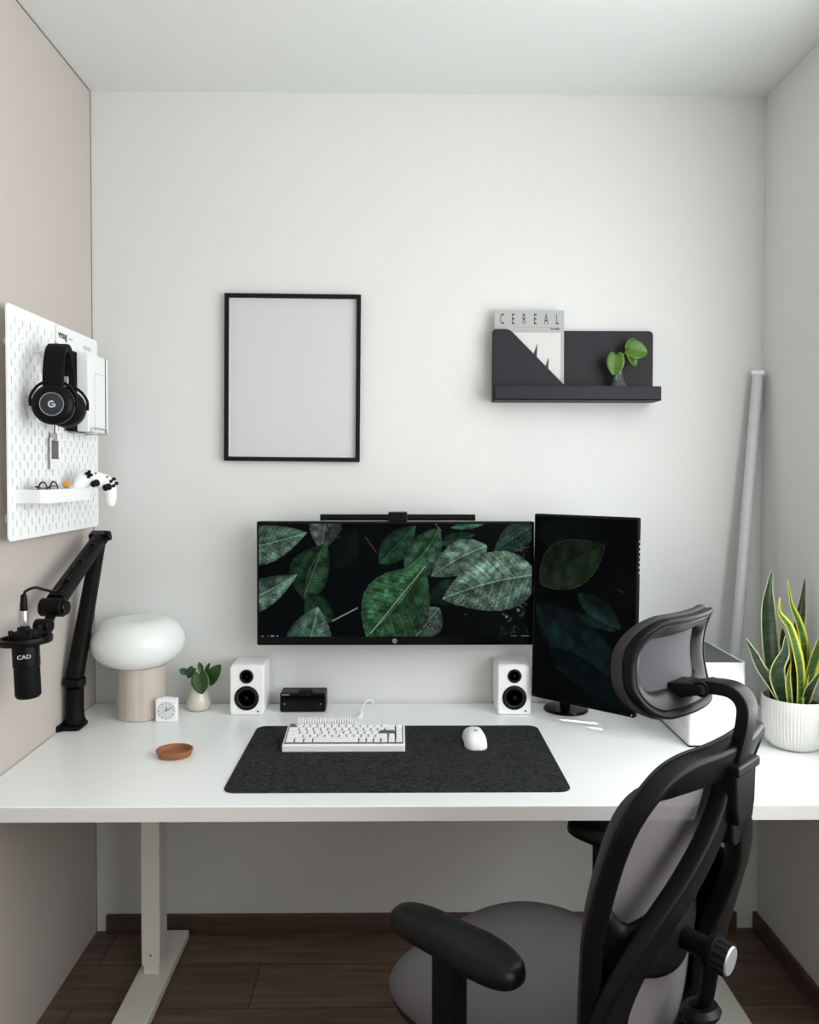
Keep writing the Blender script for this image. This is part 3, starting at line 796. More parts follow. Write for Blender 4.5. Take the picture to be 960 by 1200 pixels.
for i in range(7):
    a = i*2.1
    part('root', tube(B(), [(0, 0, .112), (.003*math.cos(a), .003*math.sin(a), .08), (.007*math.cos(a), .007*math.sin(a), .045), (.013*math.cos(a+.5), .011*math.sin(a+.5), .012)], .0009, 5, 4), 'root', pc2, smooth='all')

# ------------------------------------------------------------------ light tube, white case and snake plant at the right
def tube_bar():
    a, b = Vector((1.012, 2.405, T+.001)), Vector((1.112, 2.4695, 1.758))
    L = (b-a).length; q = Vector((0, 0, 1)).rotation_difference((b-a).normalized())
    t = thing('light_tube', 'long pale light tube leaning in the right-hand corner', 'light', a)
    t.rotation_euler = (q.to_matrix() @ Matrix.Rotation(R(-25), 3, 'Z')).to_euler()
    part('channel', box2(B(), (-.0165, -.002, .012), (.0165, .014, L-.012)), 'alu', t, bevel=.002)
    part('diffuser', sweep(B(), [Vector((0, -.002, .01)), Vector((0, -.002, L-.01))], [(.0155*math.cos(R(k)), -.0155*math.sin(R(k))) for k in range(0, 181, 15)], (0, 1, 0)), 'tube_diff', t, smooth=True)
    for z0 in (0, L-.014): part('end_cap', box2(B(), (-.0185, -.0185, z0), (.0185, .0155, z0+.014)), 'white', t, bevel=.003)
tube_bar()

wcse = thing('computer_case', 'white computer case with dark mesh lid behind the chair headrest', 'computer', (.8395, 2.245, T))
W2, D2, H2 = .0745, .166, .2225
part('base', box2(B(), (-W2+.004, -D2+.004, 0), (W2-.004, D2-.004, .006)), 'black_matte', wcse)
bm = B()
prism(bm, rrect(2*W2, 2*D2, .008, 5), H2-.006-.004, Matrix.Translation((0, 0, .006)))
part('shell', bm, 'case_white', wcse, smooth=True, bevel=.001)
part('top_rim', ringprism(B(), rrect(2*W2, 2*D2, .008, 5), rrect(2*W2-.010, 2*D2-.010, .004, 5), .006, Matrix.Translation((0, 0, H2-.0045))), 'case_white', wcse)
M['dark_mesh'] = mat('dark perforated lid', (92, 95, 97), .6, metal=.3, bump=.5, bscale=500, var=.25, vscale=420)
part('mesh_lid', prism(B(), rrect(2*W2-.011, 2*D2-.011, .004, 5), .004, Matrix.Translation((0, 0, H2-.0043))), 'dark_mesh', wcse)
bm = B()
for i in range(11):
    for j in range(16):
        lathe(bm, [(.0022, 0), (.0022, .0005)], (-W2+.0001, -D2+.022+j*.0065+(.00325 if i % 2 else 0), .05+i*.0056), 6, (-1, 0, 0))
tag(part('vent_perforation', bm, 'pad_grey', wcse), kind='stuff')
part('power_button', lathe(B(), [(.006, 0), (.006, .0012), (.0045, .0016), (0, .0016)], (.012, -D2-.0001+.0004, .06), 24, (0, -1, 0)), 'white_matte', wcse, smooth=True)

pot = thing('snake_plant', 'potted snake plant in a ribbed white pot at the right wall', 'plant', (1.049, 2.09, T))
pv = Vector(pot.location)
prof = [(.046, 0), (.058, .004), (.069, .016), (.0755, .034), (.0795, .06), (.0808, .09), (.0812, .132), (.0800, .1335), (.0775, .1325), (.0765, .11), (.0, .11)]
bm = B(); seg = 240; rings = []
for k, (r, z) in enumerate(prof):
    if r == 0: rings.append([bm.verts.new((0, 0, z))]); continue
    amp = .0009 if 1 <= k <= 5 else 0
    rings.append([bm.verts.new(((r+amp*(1 if (i//2) % 2 else -1))*math.cos(2*PI*i/seg), (r+amp*(1 if (i//2) % 2 else -1))*math.sin(2*PI*i/seg), z+.0004)) for i in range(seg)])
for a, b in zip(rings[:-1], rings[1:]):
    for i in range(seg):
        j = (i+1) % seg
        if len(b) == 1: bm.faces.new((a[i], a[j], b[0]))
        else: bm.faces.new((a[i], a[j], b[j], b[i]))
bm.faces.new(rings[0])
part('pot', bm, 'pot_white', pot, smooth=True, angle=50)
part('soil', lathe(B(), [(.0765, 0), (.06, .004), (.03, .002), (0, .005)], (0, 0, .1105), 40), 'soil', pot, smooth=True)
LEAVES = [
    (0.0521, 0, [(1.0149, 2.1200, 0.8244), (1.0044, 2.1200, 0.9301), (0.9985, 2.1300, 1.0312), (0.9999, 2.1400, 1.1101), (1.0129, 2.1500, 1.1826)]),
    (0.0319, 1, [(1.0436, 2.0500, 0.8300), (1.0346, 2.0300, 0.9299), (1.0126, 2.0100, 1.0003), (0.9895, 2.0000, 1.0566), (0.9582, 1.9900, 1.0950), (0.9529, 1.9800, 1.1352)]),
    (0.0329, 1, [(1.0657, 2.0800, 0.8300), (1.0639, 2.0700, 0.9197), (1.0577, 2.0600, 1.0003), (1.0435, 2.0600, 1.0560), (1.0228, 2.0600, 1.1049), (1.0169, 2.0700, 1.1657)]),
    (0.0343, 0, [(1.0774, 2.1300, 0.8213), (1.0787, 2.1400, 0.9251), (1.0871, 2.1500, 1.0157), (1.1005, 2.1600, 1.0836), (1.1128, 2.1700, 1.1567)]),
    (0.0465, 1, [(1.0821, 2.0900, 0.8300), (1.0826, 2.0700, 0.9172), (1.0900, 2.0500, 0.9847), (1.1000, 2.0350, 1.0341), (1.1150, 2.0200, 1.0856)]),
    (0.0238, 0, [(1.0150, 2.0750, 0.8300), (0.9720, 2.0530, 0.8943), (0.9311, 2.0300, 0.9454), (0.9063, 2.0200, 0.9895), (0.8818, 2.0100, 1.0265)]),
    (0.0245, 0, [(1.0236, 2.1000, 0.8302), (1.0023, 2.0900, 0.8740), (0.9838, 2.0900, 0.9012), (0.9676, 2.0900, 0.9283), (0.9537, 2.0900, 0.9578)]),
    (0.0406, 0, [(1.0200, 2.0680, 0.8300), (0.9860, 2.0460, 0.8997), (0.9698, 2.0200, 0.9460), (0.9823, 2.0100, 0.9895), (0.9790, 2.0000, 1.0350)]),
    (0.0150, 1, [(1.0159, 2.0450, 0.8300), (1.0039, 2.0300, 0.8843), (0.9963, 2.0200, 0.9176), (0.9972, 2.0100, 0.9636)]),
    (0.0279, 0, [(1.0563, 2.0600, 0.8300), (1.0594, 2.0350, 0.8859), (1.0690, 2.0200, 0.9215), (1.0871, 2.0100, 0.9654)]),
    (0.0273, 0, [(1.0839, 2.1200, 0.8242), (1.1050, 2.1100, 0.8813), (1.1180, 2.0800, 0.9250), (1.1250, 2.0500, 0.9877)]),
    (0.0391, 0, [(1.0523, 2.1400, 0.8184), (1.0538, 2.1500, 0.8994), (1.0531, 2.1600, 0.9670), (1.0525, 2.1700, 1.0234)]),
]
rs = random.Random(5)
for w, br, pts in LEAVES:
    path = [p-pv for p in smoothpath(pts, 7)]
    bm = B(); lay = bm.verts.layers.float.new('margin'); rows = []; n = len(path)
    tw0, tw1 = rs.uniform(-.5, .5), rs.uniform(-.9, .9)
    if w > .05: tw0, tw1 = .1, .25
    for i, p in enumerate(path):
        s = i/(n-1)
        t = (path[min(i+1, n-1)]-path[max(i-1, 0)]).normalized()
        a = tw0+(tw1-tw0)*s
        side = Vector((math.cos(a), math.sin(a), 0)); side = (side-t*side.dot(t)).normalized(); nr = side.cross(t).normalized()
        hw = w/2*(.62+.38*math.sin(PI*min(1, s*1.15+.05)))*min(1, ((1-s)/.30+.02))**.62
        row = []
        for k in range(9):
            q = -1+k/4
            v = bm.verts.new(p+side*hw*q-nr*(hw*.32*(1-q*q))); v[lay] = abs(q); row.append(v)
        rows.append(row)
    for a, b in zip(rows[:-1], rows[1:]):
        for k in range(8): bm.faces.new((a[k], a[k+1], b[k+1], b[k]))
    part('leaf', bm, 'snake_bright' if br else 'snake', pot, smooth='all', solid=.0016)

# ------------------------------------------------------------------ pegboard on the left wall
PX, PY0, PY1, PZ0, PZ1 = -.905, 1.876, 2.436, 1.2815, 1.8375
LEFT = Matrix(((0, 0, 1, 0), (1, 0, 0, 0), (0, 1, 0, 0), (0, 0, 0, 1)))          # local XY -> world YZ, extruding towards +X
def left(x, y, z): return Matrix.Translation((x, y, z)) @ LEFT
pb = thing('pegboard', 'white slotted pegboard on the left wall above the microphone arm', 'pegboard', (PX, PY0, PZ0))
bm = B(); Wp, Hp = PY1-PY0, PZ1-PZ0
def quad(y0, y1, z0, z1): bm.faces.new([bm.verts.new((0, y, z)) for y, z in ((y0, z0), (y1, z0), (y1, z1), (y0, z1))])
pitch = Wp/28
mg0 = pitch/2
c = .010
# solid margins with clipped corners
quad(c, Wp-c, 0, .004); quad(c, Wp-c, Hp-.004, Hp)
bm.faces.new([bm.verts.new((0, y, z)) for y, z in ((c, 0), (c, Hp), (c*.3, Hp-c*.3), (0, Hp-c), (0, c), (c*.3, c*.3))])
bm.faces.new([bm.verts.new((0, y, z)) for y, z in ((Wp-c, Hp), (Wp-c, 0), (Wp-c*.3, c*.3), (Wp, c), (Wp, Hp-c), (Wp-c*.3, Hp-c*.3))])
yc0 = pitch
cur = c
for k in range(27):
    yc = yc0+pitch*k; ya, yb = yc-.0029, yc+.0029
    quad(cur, ya, .004, Hp-.004); cur = yb
    z = .004; zc = .040 if k % 2 else .020
    while zc+.0085 < Hp-.010:
        quad(ya, yb, z, zc-.0085); z = zc+.0085; zc += .04
    quad(ya, yb, z, Hp-.004)
quad(cur, Wp-c, .004, Hp-.004)
bmesh.ops.remove_doubles(bm, verts=bm.verts, dist=1e-6)
for f in bm.faces: f.normal_update()
r = bmesh.ops.extrude_face_region(bm, geom=bm.faces[:])
bmesh.ops.translate(bm, verts=[v for v in r['geom'] if isinstance(v, bmesh.types.BMVert)], vec=(-.0035, 0, 0))
part('panel', bm, 'white_board', pb)
for y, z in ((.07, .05), (.07, Hp-.08), (Wp-.04, .05), (Wp-.04, Hp-.06)):
    part('spacer', cyl(B(), (-.0035, y, z), (XL-PX+.0003, y, z), .011, 20), 'white', pb, smooth=True)
    part('fixing_screw', lathe(B(), [(.0085, 0), (.0085, .002), (.006, .004), (0, .0045)], (0.0002, y, z), 20, (1, 0, 0)), 'white', pb, smooth=True)

def hook(label, y, z, reach=.06, sag=.0):
    h = thing('pegboard_hook', label, 'hook', (PX, y, z), group='white hooks on the pegboard')
    part('plate', prism(B(), rrect(.016, .032, .004, 3), .004, left(.0003, 0, 0)), 'white', h, bevel=.0008)
    part('prong', tube(B(), [(.003, 0, 0), (reach*.5, 0, -.002), (reach*.88, 0, 0), (reach, 0, .014)], .004, 10), 'white', h, smooth='all')
    return h
hook('white pegboard hook under the headphone band', 2.0, 1.742, .085)

# headphones
hp = thing('headphones', 'black over-ear headphones hanging on the pegboard', 'headphones', (-.836, 2.0, 1.606))
ax = Vector((.17, -.985, 0)).normalized()              # from the far cup to the near cup
pr_ = Vector((.985, .17, 0)).normalized()
def band(tt, r1, r2): return ax*r1*math.cos(tt)+Vector((0, 0, 1))*(.058+r2*math.sin(tt))
pts = [band(R(a), .063, .092) for a in range(-8, 189, 7)]
part('headband', sweep(B(), pts, rr_section(.0245, .0048, .9), upf=lambda i: (pts[min(i+1, len(pts)-1)]-pts[max(i-1, 0)]).cross(pr_)), 'black_matte', hp, smooth=True)
pts2 = [band(R(a), .056, .084) for a in range(28, 153, 6)]
part('head_cushion', sweep(B(), pts2, rr_section(.022, .0055, .9), upf=lambda i: (pts2[min(i+1, len(pts2)-1)]-pts2[max(i-1, 0)]).cross(pr_)), 'black_matte', hp, smooth=True)
RX = Matrix((pr_, Vector((0, 0, 1)), ax)).transposed().to_4x4()     # local X across, Y up, Z outwards
for s in (1, -1):
    cpos = ax*s*.062
    mm = Matrix.Translation(cpos) @ (RX if s > 0 else RX @ Matrix.Rotation(PI, 4, 'Y'))
    bm = lathe(B(), [(.034, -.024), (.044, -.021), (.0475, -.013), (.0475, -.006), (.044, -.0045), (.044, -.002), (.0485, 0), (.0485, .009), (.044, .0145), (.033, .0175), (0, .0175)], (0, 0, 0), 56)
    bmesh.ops.transform(bm, matrix=mm, verts=bm.verts)
    ec = part('ear_cup', bm, 'black', hp, smooth=True)
    bm = lathe(B(), [(.0265, 0), (.0265, .0012), (.025, .0018), (0, .0012)], (0, 0, .0172), 56)
    bmesh.ops.transform(bm, matrix=mm, verts=bm.verts)
    part('cover_disc', bm, 'dark_metal', ec, smooth=True)
    bm = lathe(B(), [(.026, 0), (.0276, 0), (.0276, .0022), (.026, .0022), (.026, 0)], (0, 0, .0172), 56)
    bmesh.ops.transform(bm, matrix=mm, verts=bm.verts)
    tag(part('chrome_ring', bm, 'metal', ec, smooth=True), 'chrome ring')
    bm = B(); g_mark(bm, .0085, mm @ Matrix.Translation((0, 0, .0188)), .0006)
    part('logo', bm, 'led', ec)
    bm = B()
    for q in (-1, 1):
        tube(bm, [mm @ Vector(p) for p in ((q*.0525, -.004, .001), (q*.0515, .02, .001), (q*.036, .044, .0), (q*.0135, .058, -.002))], .0036, 8)
    tube(bm, [mm @ Vector(p) for p in ((-.0135, .058, -.002), (0, .062, -.002), (.0135, .058, -.002))], .005, 8)
    part('yoke', bm, 'black', hp, smooth='all')
    bm = box2(B(), (-.008, .055, -.006), (.008, .082, .001)); bmesh.ops.transform(bm, matrix=mm, verts=bm.verts)
    tag(part('slider', bm, 'metal', hp, bevel=.001), 'chrome slider')

# printed matter at the far end of the pegboard
mz = thing('magazine', 'white magazine with dark pictures behind the notebooks on the pegboard', 'magazine', (-.9022, 2.262, 1.585))
part('pages', box2(B(), (-.0022, -.124, .0), (.0012, .124, .249)), 'paper', mz)
part('cover', box2(B(), (.0012, -.126, -.001), (.0022, .126, .25)), 'white_matte', mz)
text('title', 'vmag', .027, 'ink', mz, left(.0024, -.087, .226), sx=1.0, ext=.0002, bold=.0008)
part('print_line', box2(B(), (.0022, -.048, .222), (.0025, -.022, .2245)), 'ink_grey', mz)
for y, w_, z0, z1, mm_ in ((-.115, .03, .01, .20, 'ink_grey'), (-.078, .010, .01, .196, 'ink'), (-.022, .010, .01, .19, 'ink'), (.046, .055, .01, .19, 'ink_brown'), (.102, .028, .01, .187, 'ink_grey')):
    part('cover_picture', box2(B(), (.0022, y-w_/2, z0), (.0025, y+w_/2, z1)), mm_, mz)
for z in (.218, .212): part('print_line', box2(B(), (.0022, .055, z), (.0025, .108, z+.0022)), 'ink_grey', mz)
bk = thing('notebook', 'black notebook wedged behind the white notebook on the pegboard', 'notebook', (-.888, 2.262, 1.556))
part('pages', box2(B(), (-.008, -.072, .003), (.008, .076, .213)), 'paper', bk)
part('cover', box2(B(), (.0075, -.077, 0), (.0095, .078, .216)), 'black_matte', bk, bevel=.0006)
part('cover', box2(B(), (-.0095, -.077, 0), (-.0075, .078, .216)), 'black_matte', bk, bevel=.0006)
part('spine', box2(B(), (-.0095, -.0775, 0), (.0095, -.0745, .216)), 'black_matte', bk, bevel=.0006)
wb = thing('notebook', 'white notebook with an elastic band in front on the pegboard', 'notebook', (-.8605, 2.281, 1.556))
part('pages', box2(B(), (-.0125, -.071, .003), (.0125, .072, .211)), 'paper', wb)
part('cover', box2(B(), (.0125, -.074, 0), (.0155, .076, .214)), 'white', wb, bevel=.001)
part('cover', box2(B(), (-.0155, -.074, 0), (-.0125, .076, .214)), 'white', wb, bevel=.001)
part('spine', box2(B(), (-.0155, -.0755, 0), (.0155, -.071, .214)), 'white', wb, bevel=.003)
tag(part('elastic_band', prism(B(), [(.052, .0), (.0565, .0), (.0565, .2145), (.052, .2145)], .0008, left(.0156, 0, 0)), 'black', wb), 'black elastic band')
part('embossed_line', tube(B(), [(.0158, -.028, .002), (.0158, -.028, .15), (.0158, -.026, .160), (.0158, -.018, .163), (.0158, .052, .163)], .0009, 6, 4), 'pad_grey', wb, smooth='all')
hl = thing('book_holder', 'white wire holder under the notebooks on the pegboard', 'holder', (PX, 2.275, 1.5535))
bm = B()
for y in (-.055, .055):
    tube(bm, [(.0005, y, .02), (.004, y, .006), (.006, y, -.0015), (.063, y, -.0015), (.065, y, .004), (.065, y, .012)], .0016, 8, 4)
tube(bm, [(.065, -.055, .012), (.065, .055, .012)], .0016, 8, 0)
part('wire', bm, 'metal', hl, smooth='all')

# photo card in a clip
cd = thing('photo_card', 'small black and white photo card hanging below the headphones', 'photo', (-.894, 2.104, 1.45))
part('card', box2(B(), (-.0008, -.026, 0), (.0008, .026, .083)), 'paper', cd)
part('photo', box2(B(), (.0008, -.021, .028), (.0011, .021, .076)), 'print_dark', cd)
cpn = thing('bulldog_clip', 'steel clip on a pin holding the photo card', 'clip', (PX, 2.098, 1.535))
part('jaw', box2(B(), (.006, -.008, -.008), (.0185, .008, .010)), 'metal', cpn, bevel=.002)
part('pin', tube(B(), [(.0003, 0, .038), (.012, 0, .036), (.014, 0, .028), (.0125, 0, .004)], .0016, 8), 'dark_metal', cpn, smooth='all')

# tray with small things
ty = thing('pegboard_tray', 'white rounded tray hooked on the lower part of the pegboard', 'tray', (PX+.0005, 2.056, 1.3695))
TW, TD, TH = .288, .076, .033
def dshape(ins):
    w, d, r = TW/2-ins, TD-ins, .026-ins
    pts = [(ins, -w), (ins, w)]
    pts = [(ins, -w)]
    for k in range(7):
        t = R(-90+90*k/6); pts.append((d-r+r*math.cos(t), -w+r+r*math.sin(t)))
    for k in range(7):
        t = R(90*k/6); pts.append((d-r+r*math.cos(t), w-r+r*math.sin(t)))
    pts.append((ins, w)); return pts
part('rim', ringprism(B(), dshape(0), dshape(.003), TH), 'white', ty, bevel=.0007)
part('floor_plate', prism(B(), dshape(.002), .003, Matrix.Translation((0, 0, .0))), 'white', ty)
for y in (-TW/2+.012, TW/2-.012): part('hanger', box2(B(), (0, y-.006, .02), (.003, y+.006, .052)), 'white', ty, bevel=.001)

gl = thing('eyeglasses', 'black-rimmed eyeglasses lying in the pegboard tray', 'glasses', (-.862, 1.99, 1.373))
for s in (-1, 1):
    o = [(.021*math.cos(2*PI*k/20), s*.031+.024*math.sin(2*PI*k/20)) for k in range(20)]
    part('rim', sweep(B(), [Vector((0, y, .026+x)) for x, y in o], circ(.0018, 8), (1, 0, 0), True), 'black', gl, smooth='all')
    part('lens', prism(B(), [(y, .026+x) for x, y in o], .0008, left(0, 0, 0)), 'clear', gl)
    part('temple', tube(B(), [(0, s*.054, .036), (-.006, s*.056, .036), (-.012, s*.03, .034), (-.015, -s*.03, .028)], .0016, 8), 'black', gl, smooth='all')
part('bridge', tube(B(), [(0, -.008, .03), (.001, 0, .034), (0, .008, .03)], .0016, 8), 'black', gl, smooth='all')
sb = thing('small_bottle', 'small translucent white bottle standing in the pegboard tray', 'bottle', (-.878, 2.060, 1.3728))
part('body', lathe(B(), [(.0105, 0), (.011, .002), (.011, .03), (.006, .036)], (0, 0, 0), 28), 'pad_grey', sb, smooth=True)
part('cap', lathe(B(), [(.0072, 0), (.0072, .013), (.006, .0145), (0, .0145)], (0, 0, .036), 24), 'pad_grey', sb, smooth=True)
st = thing('lip_balm', 'white stick with an amber end lying across the pegboard tray', 'stick', (-.852, 2.075, 1.4115), (R(0), R(0), R(0)))
d = Vector((-.25, 1., -.30)).normalized()
part('body', cyl(B(), d*.004, d*.075, .0078, 24), 'white', st, smooth=True, bevel=.001)
tag(part('cap', cyl(B(), -d*.010, d*.004, .0085, 24), 'amber', st, smooth=True, bevel=.0015), 'amber end cap')

# game controller
gc = thing('game_controller', 'white game controller with black buttons at the far end of the tray', 'game controller', (-.824, 2.205, 1.410))
fx = Vector((.50, .80, -.26)).normalized()                 # across, left grip to right grip
fz = Vector((.82, -.55, .22)); fz = (fz-fx*fz.dot(fx)).normalized()   # out of the face
fy = fz.cross(fx).normalized()
GM = Matrix((fx, fy, fz)).transposed().to_4x4()
me = bpy.data.meshes.new('controller'); 
verts = [(-.026, .014, 0), (0, .016, 0), (.026, .014, 0), (-.045, .006, 0), (.045, .006, 0), (-.056, -.022, -.006), (.056, -.022, -.006), (-.060, -.052, -.012), (.060, -.052, -.012)]
edges_ = [(1, 0), (1, 2), (0, 3), (2, 4), (3, 5), (4, 6), (5, 7), (6, 8)]
rad = [.026, .025, .026, .026, .026, .019, .019, .014, .014]
def skinned(name, verts, edges_, rad, m, parent, mtx, root=0, flat=1., sub=2):
    me = bpy.data.meshes.new(name); me.from_pydata([Vector(v) for v in verts], edges_, []); o = bpy.data.objects.new(name, me); COL.objects.link(o)
    sk = o.modifiers.new('sk', 'SKIN'); sk.use_smooth_shade = True
    for i, v in enumerate(me.skin_vertices[0].data): v.radius = (rad[i], rad[i]*flat); v.use_root = (i == root)
    sb_ = o.modifiers.new('sb', 'SUBSURF'); sb_.levels = sb_.render_levels = sub
    dg = bpy.context.evaluated_depsgraph_get(); dg.update()
    m2 = bpy.data.meshes.new_from_object(o.evaluated_get(dg)); bpy.data.objects.remove(o)
    m2.transform(mtx); m2.materials.clear(); m2.materials.append(M[m]); m2.name = name
    for p in m2.polygons: p.use_smooth = True
    return link(name, m2, parent)
skinned('body', verts, edges_, rad, 'white', gc, GM @ Matrix.Diagonal((1, 1, .72, 1)), 1)
skinned('grip_back', [(x, y, z-.0045) for x, y, z in verts[3:]], [(0, 2), (2, 4), (1, 3), (3, 5)], [.0245, .0245, .019, .019, .0145, .0145], 'pad_grey', gc, GM @ Matrix.Diagonal((1, 1, .8, 1)), 0)
def stick(x, y, big=True):
    bm = lathe(B(), [(.0095, .012), (.0085, .016), (.0055, .018), (.0055, .023), (.0095, .0245), (.0095, .0275), (.0075, .0265), (0, .0265)], (x, y, 0), 28)
    bmesh.ops.transform(bm, matrix=GM, verts=bm.verts); part('thumbstick', bm, 'black', gc, smooth=True)
stick(-.020, -.006); stick(.020, -.006)
bm = B()
box(bm, (-.042, .014, .0195), (.021, .0068, .006)); box(bm, (-.042, .014, .0195), (.0068, .021, .006))
bmesh.ops.transform(bm, matrix=GM, verts=bm.verts); part('direction_pad', bm, 'black', gc)
for dx, dy in ((.010, 0), (-.010, 0), (0, .010), (0, -.010)):
    bm = lathe(B(), [(.0047, .014), (.0047, .0205), (.003, .0215), (0, .0215)], (.042+dx, .014+dy, 0), 18)
    bmesh.ops.transform(bm, matrix=GM, verts=bm.verts); part('button', bm, 'black', gc, smooth=True)
for dx in (-.012, .012):
    bm = lathe(B(), [(.003, .014), (.003, .0192), (0, .0197)], (dx*1.6, .024, 0), 14)
    bmesh.ops.transform(bm, matrix=GM, verts=bm.verts); part('menu_button', bm, 'ink_grey', gc, smooth=True)

# ------------------------------------------------------------------ boom arm and microphone
ba = thing('boom_arm', 'black folding microphone boom arm clamped at the left desk edge', 'boom arm', (-.911, 2.262, T))
bo = Vector(ba.location)
def bp_(p): return Vector(p)-bo
part('clamp', prism(B(), rrect(.06, .075, .012, 4), .012, Matrix.Translation((-.003, -.004, .0005))), 'black_matte', ba, bevel=.003)
part('clamp_plate', box2(B(), (-.036, -.05, .0005), (-.02, .03, .016)), 'black_matte', ba, bevel=.003)
part('post', lathe(B(), [(.029, .010), (.029, .022), (.0255, .026), (.0245, .06), (.0245, .112), (.02, .114)], (0, 0, 0), 40), 'black_matte', ba, smooth=True)
bm = lathe(B(), [(.026, -.012), (.031, -.009), (.031, .009), (.026, .012)], (0, 0, .130), 18)
kn = part('height_collar', bm, 'black', ba, smooth=True, bevel=.001)
part('collar_knob', cyl(B(), (.018, -.018, .13), (.032, -.030, .13), .012, 14), 'black', kn, bevel=.002)
E0, E1 = bp_((-.911, 2.262, .862)), bp_((-.878, 2.366, 1.243))
part('lower_arm', sweep(B(), [E0.lerp(E1, k/8) for k in range(9)], rr_section(.0235, .021, .7), (.9, .1, 0), scale=lambda s: 1.08-.22*s), 'black_matte', ba, smooth=True)
ej = part('elbow', box(B(), bp_((-.877, 2.363, 1.252)), (.050, .036, .034), Matrix.Rotation(R(20), 4, 'X')), 'black', ba, bevel=.006)
part('elbow_bolt', cyl(B(), bp_((-.902, 2.364, 1.252)), bp_((-.842, 2.364, 1.252)), .0085, 16), 'black', ej, smooth=True)
part('elbow_knob', cyl(B(), bp_((-.852, 2.345, 1.262)), bp_((-.838, 2.343, 1.262)), .011, 14), 'black', ej, bevel=.002)
U0, U1 = bp_((-.874, 2.356, 1.246)), bp_((-.862, 2.026, 1.118))
part('upper_arm', sweep(B(), [U0.lerp(U1, k/8) for k in range(9)], rr_section(.0195, .0185, .6), (0, .3, 1), scale=lambda s: .98+.12*s), 'black_matte', ba, smooth=True)
dirU = (U1-U0).normalized()
upU = Vector((1, 0, 0)).cross(dirU).normalized()
if upU.z < 0: upU = -upU
ch = part('cable_channel', sweep(B(), [U0.lerp(U1, .1+.075*k)+upU*.0195 for k in range(10)], rr_section(.009, .004, .8), (0, .3, 1)), 'black', ba, smooth=True)
for f in (.22, .5, .8): part('cable_clip', box(B(), U0.lerp(U1, f)+upU*.024+Vector((.006, 0, 0)), (.016, .012, .006), Matrix.Rotation(R(20), 4, 'X')), 'black', ch, bevel=.0015)
J = bp_((-.860, 2.012, 1.106))
part('end_joint', cyl(B(), J+Vector((-.030, 0, 0)), J+Vector((.028, -.006, 0)), .0235, 32), 'black', ba, smooth=True, bevel=.003)
part('end_knob', cyl(B(), J+Vector((.028, -.006, 0)), J+Vector((.036, -.007, 0)), .019, 20), 'black_gloss', ba, smooth=True, bevel=.003)
part('swivel', sweep(B(), [J+Vector(p) for p in ((-.002, -.012, -.018), (-.001, -.03, -.032), (.0, -.05, -.05))], rr_section(.011, .011, .8), (1, 0, 0)), 'black', ba, smooth=True)

mc = thing('microphone', 'black condenser microphone hanging in a shock mount at far left', 'microphone', (-.846, 1.838, .9285))
lean = Matrix.Rotation(R(-2.5), 4, 'Y')
def mp_(bm): bmesh.ops.transform(bm, matrix=lean, verts=bm.verts); return bm
part('body', mp_(lathe(B(), [(.0, 0), (.024, 0), (.0265, .003), (.0275, .006), (.0275, .070), (.0295, .072), (.0295, .116), (.0275, .124), (.02, .129), (0, .129)], (0, 0, 0), 40)), 'black', mc, smooth=True)
part('grille', mp_(lathe(B(), [(.0279, .006), (.0281, .008), (.0281, .066), (.0279, .068)], (0, 0, 0), 40)), 'black_matte', mc, smooth=True)
text('badge', 'CAD', .0125, 'led', mc, lean @ Matrix.Rotation(R(24), 4, 'Z') @ front(-.004, -.0298, .098), sx=1.1, ext=.0003, bold=.0002)
smt = part('shock_mount', mp_(lathe(B(), [(.050, -.007), (.058, -.007), (.0595, 0), (.058, .007), (.050, .007), (.0485, 0), (.050, -.007)], (0, 0, .132), 48)), 'black', mc, smooth=True)
part('inner_ring', mp_(lathe(B(), [(.0300, -.014), (.0345, -.014), (.0345, .014), (.0300, .014), (.0300, -.014)], (0, 0, .133), 40)), 'black_matte', smt, smooth=True)
part('top_cap', mp_(lathe(B(), [(.034, 0), (.034, .006), (.026, .011), (.013, .016), (.011, .022), (0, .022)], (0, 0, .140), 36)), 'black_matte', smt, smooth=True)
for k in range(4):
    a = PI/4+k*PI/2
    p = Vector((math.cos(a), math.sin(a), 0))
    q = Vector((-p.y, p.x, 0))
    for s in (-1, 1):
        part('elastic_cord', mp_(tube(B(), [p*.052+q*s*.016+Vector((0, 0, .134)), p*.034+q*s*.004+Vector((0, 0, .142))], .0017, 6, 0)), 'black_matte', smt)
    part('lug', mp_(cyl(B(), p*.031+Vector((0, 0, .141)), p*.031+Vector((0, 0, .158)), .0055, 14)), 'black', smt, bevel=.001)
Jm = J+bo-Vector(mc.location)
part('mount_arm', sweep(B(), [Vector((.0, .052, .134)), Vector((-.002, .066, .138)), Vector((-.006, .09, .146)), Jm+Vector((0, -.044, -.044))], rr_section(.011, .008, .7), (1, 0, 0)), 'black', smt, smooth=True)
part('pivot_knob', cyl(B(), (.014, .09, .146), (-.024, .096, .146), .017, 24), 'black', smt, smooth=True, bevel=.003)
xl = thing('microphone_cable', 'black cable with a silver plug entering the top of the microphone', 'cable', (-.8535, 1.836, 1.0915))
part('plug_sleeve', lathe(B(), [(.0088, 0), (.0095, .002), (.0095, .034), (.0085, .0355)], (0, 0, .001), 28), 'metal', xl, smooth=True)['label'] = 'silver plug sleeve'
part('strain_relief', lathe(B(), [(.0085, .0355), (.0082, .05), (.0062, .072), (.003, .073)], (0, 0, .001), 24), 'black', xl, smooth=True)
xo = Vector(xl.location)
part('lead', tube(B(), [(0, 0, .07), (.002, .006, .080), (.004, .05, .082), (-.003, .12, .066)]+[Vector((-.858, 2.02, 1.147))-xo, Vector((-.861, 2.08, 1.170))-xo, Vector((-.865, 2.20, 1.217))-xo, Vector((-.869, 2.33, 1.268))-xo], .0034, 10), 'black', xl, smooth='all')

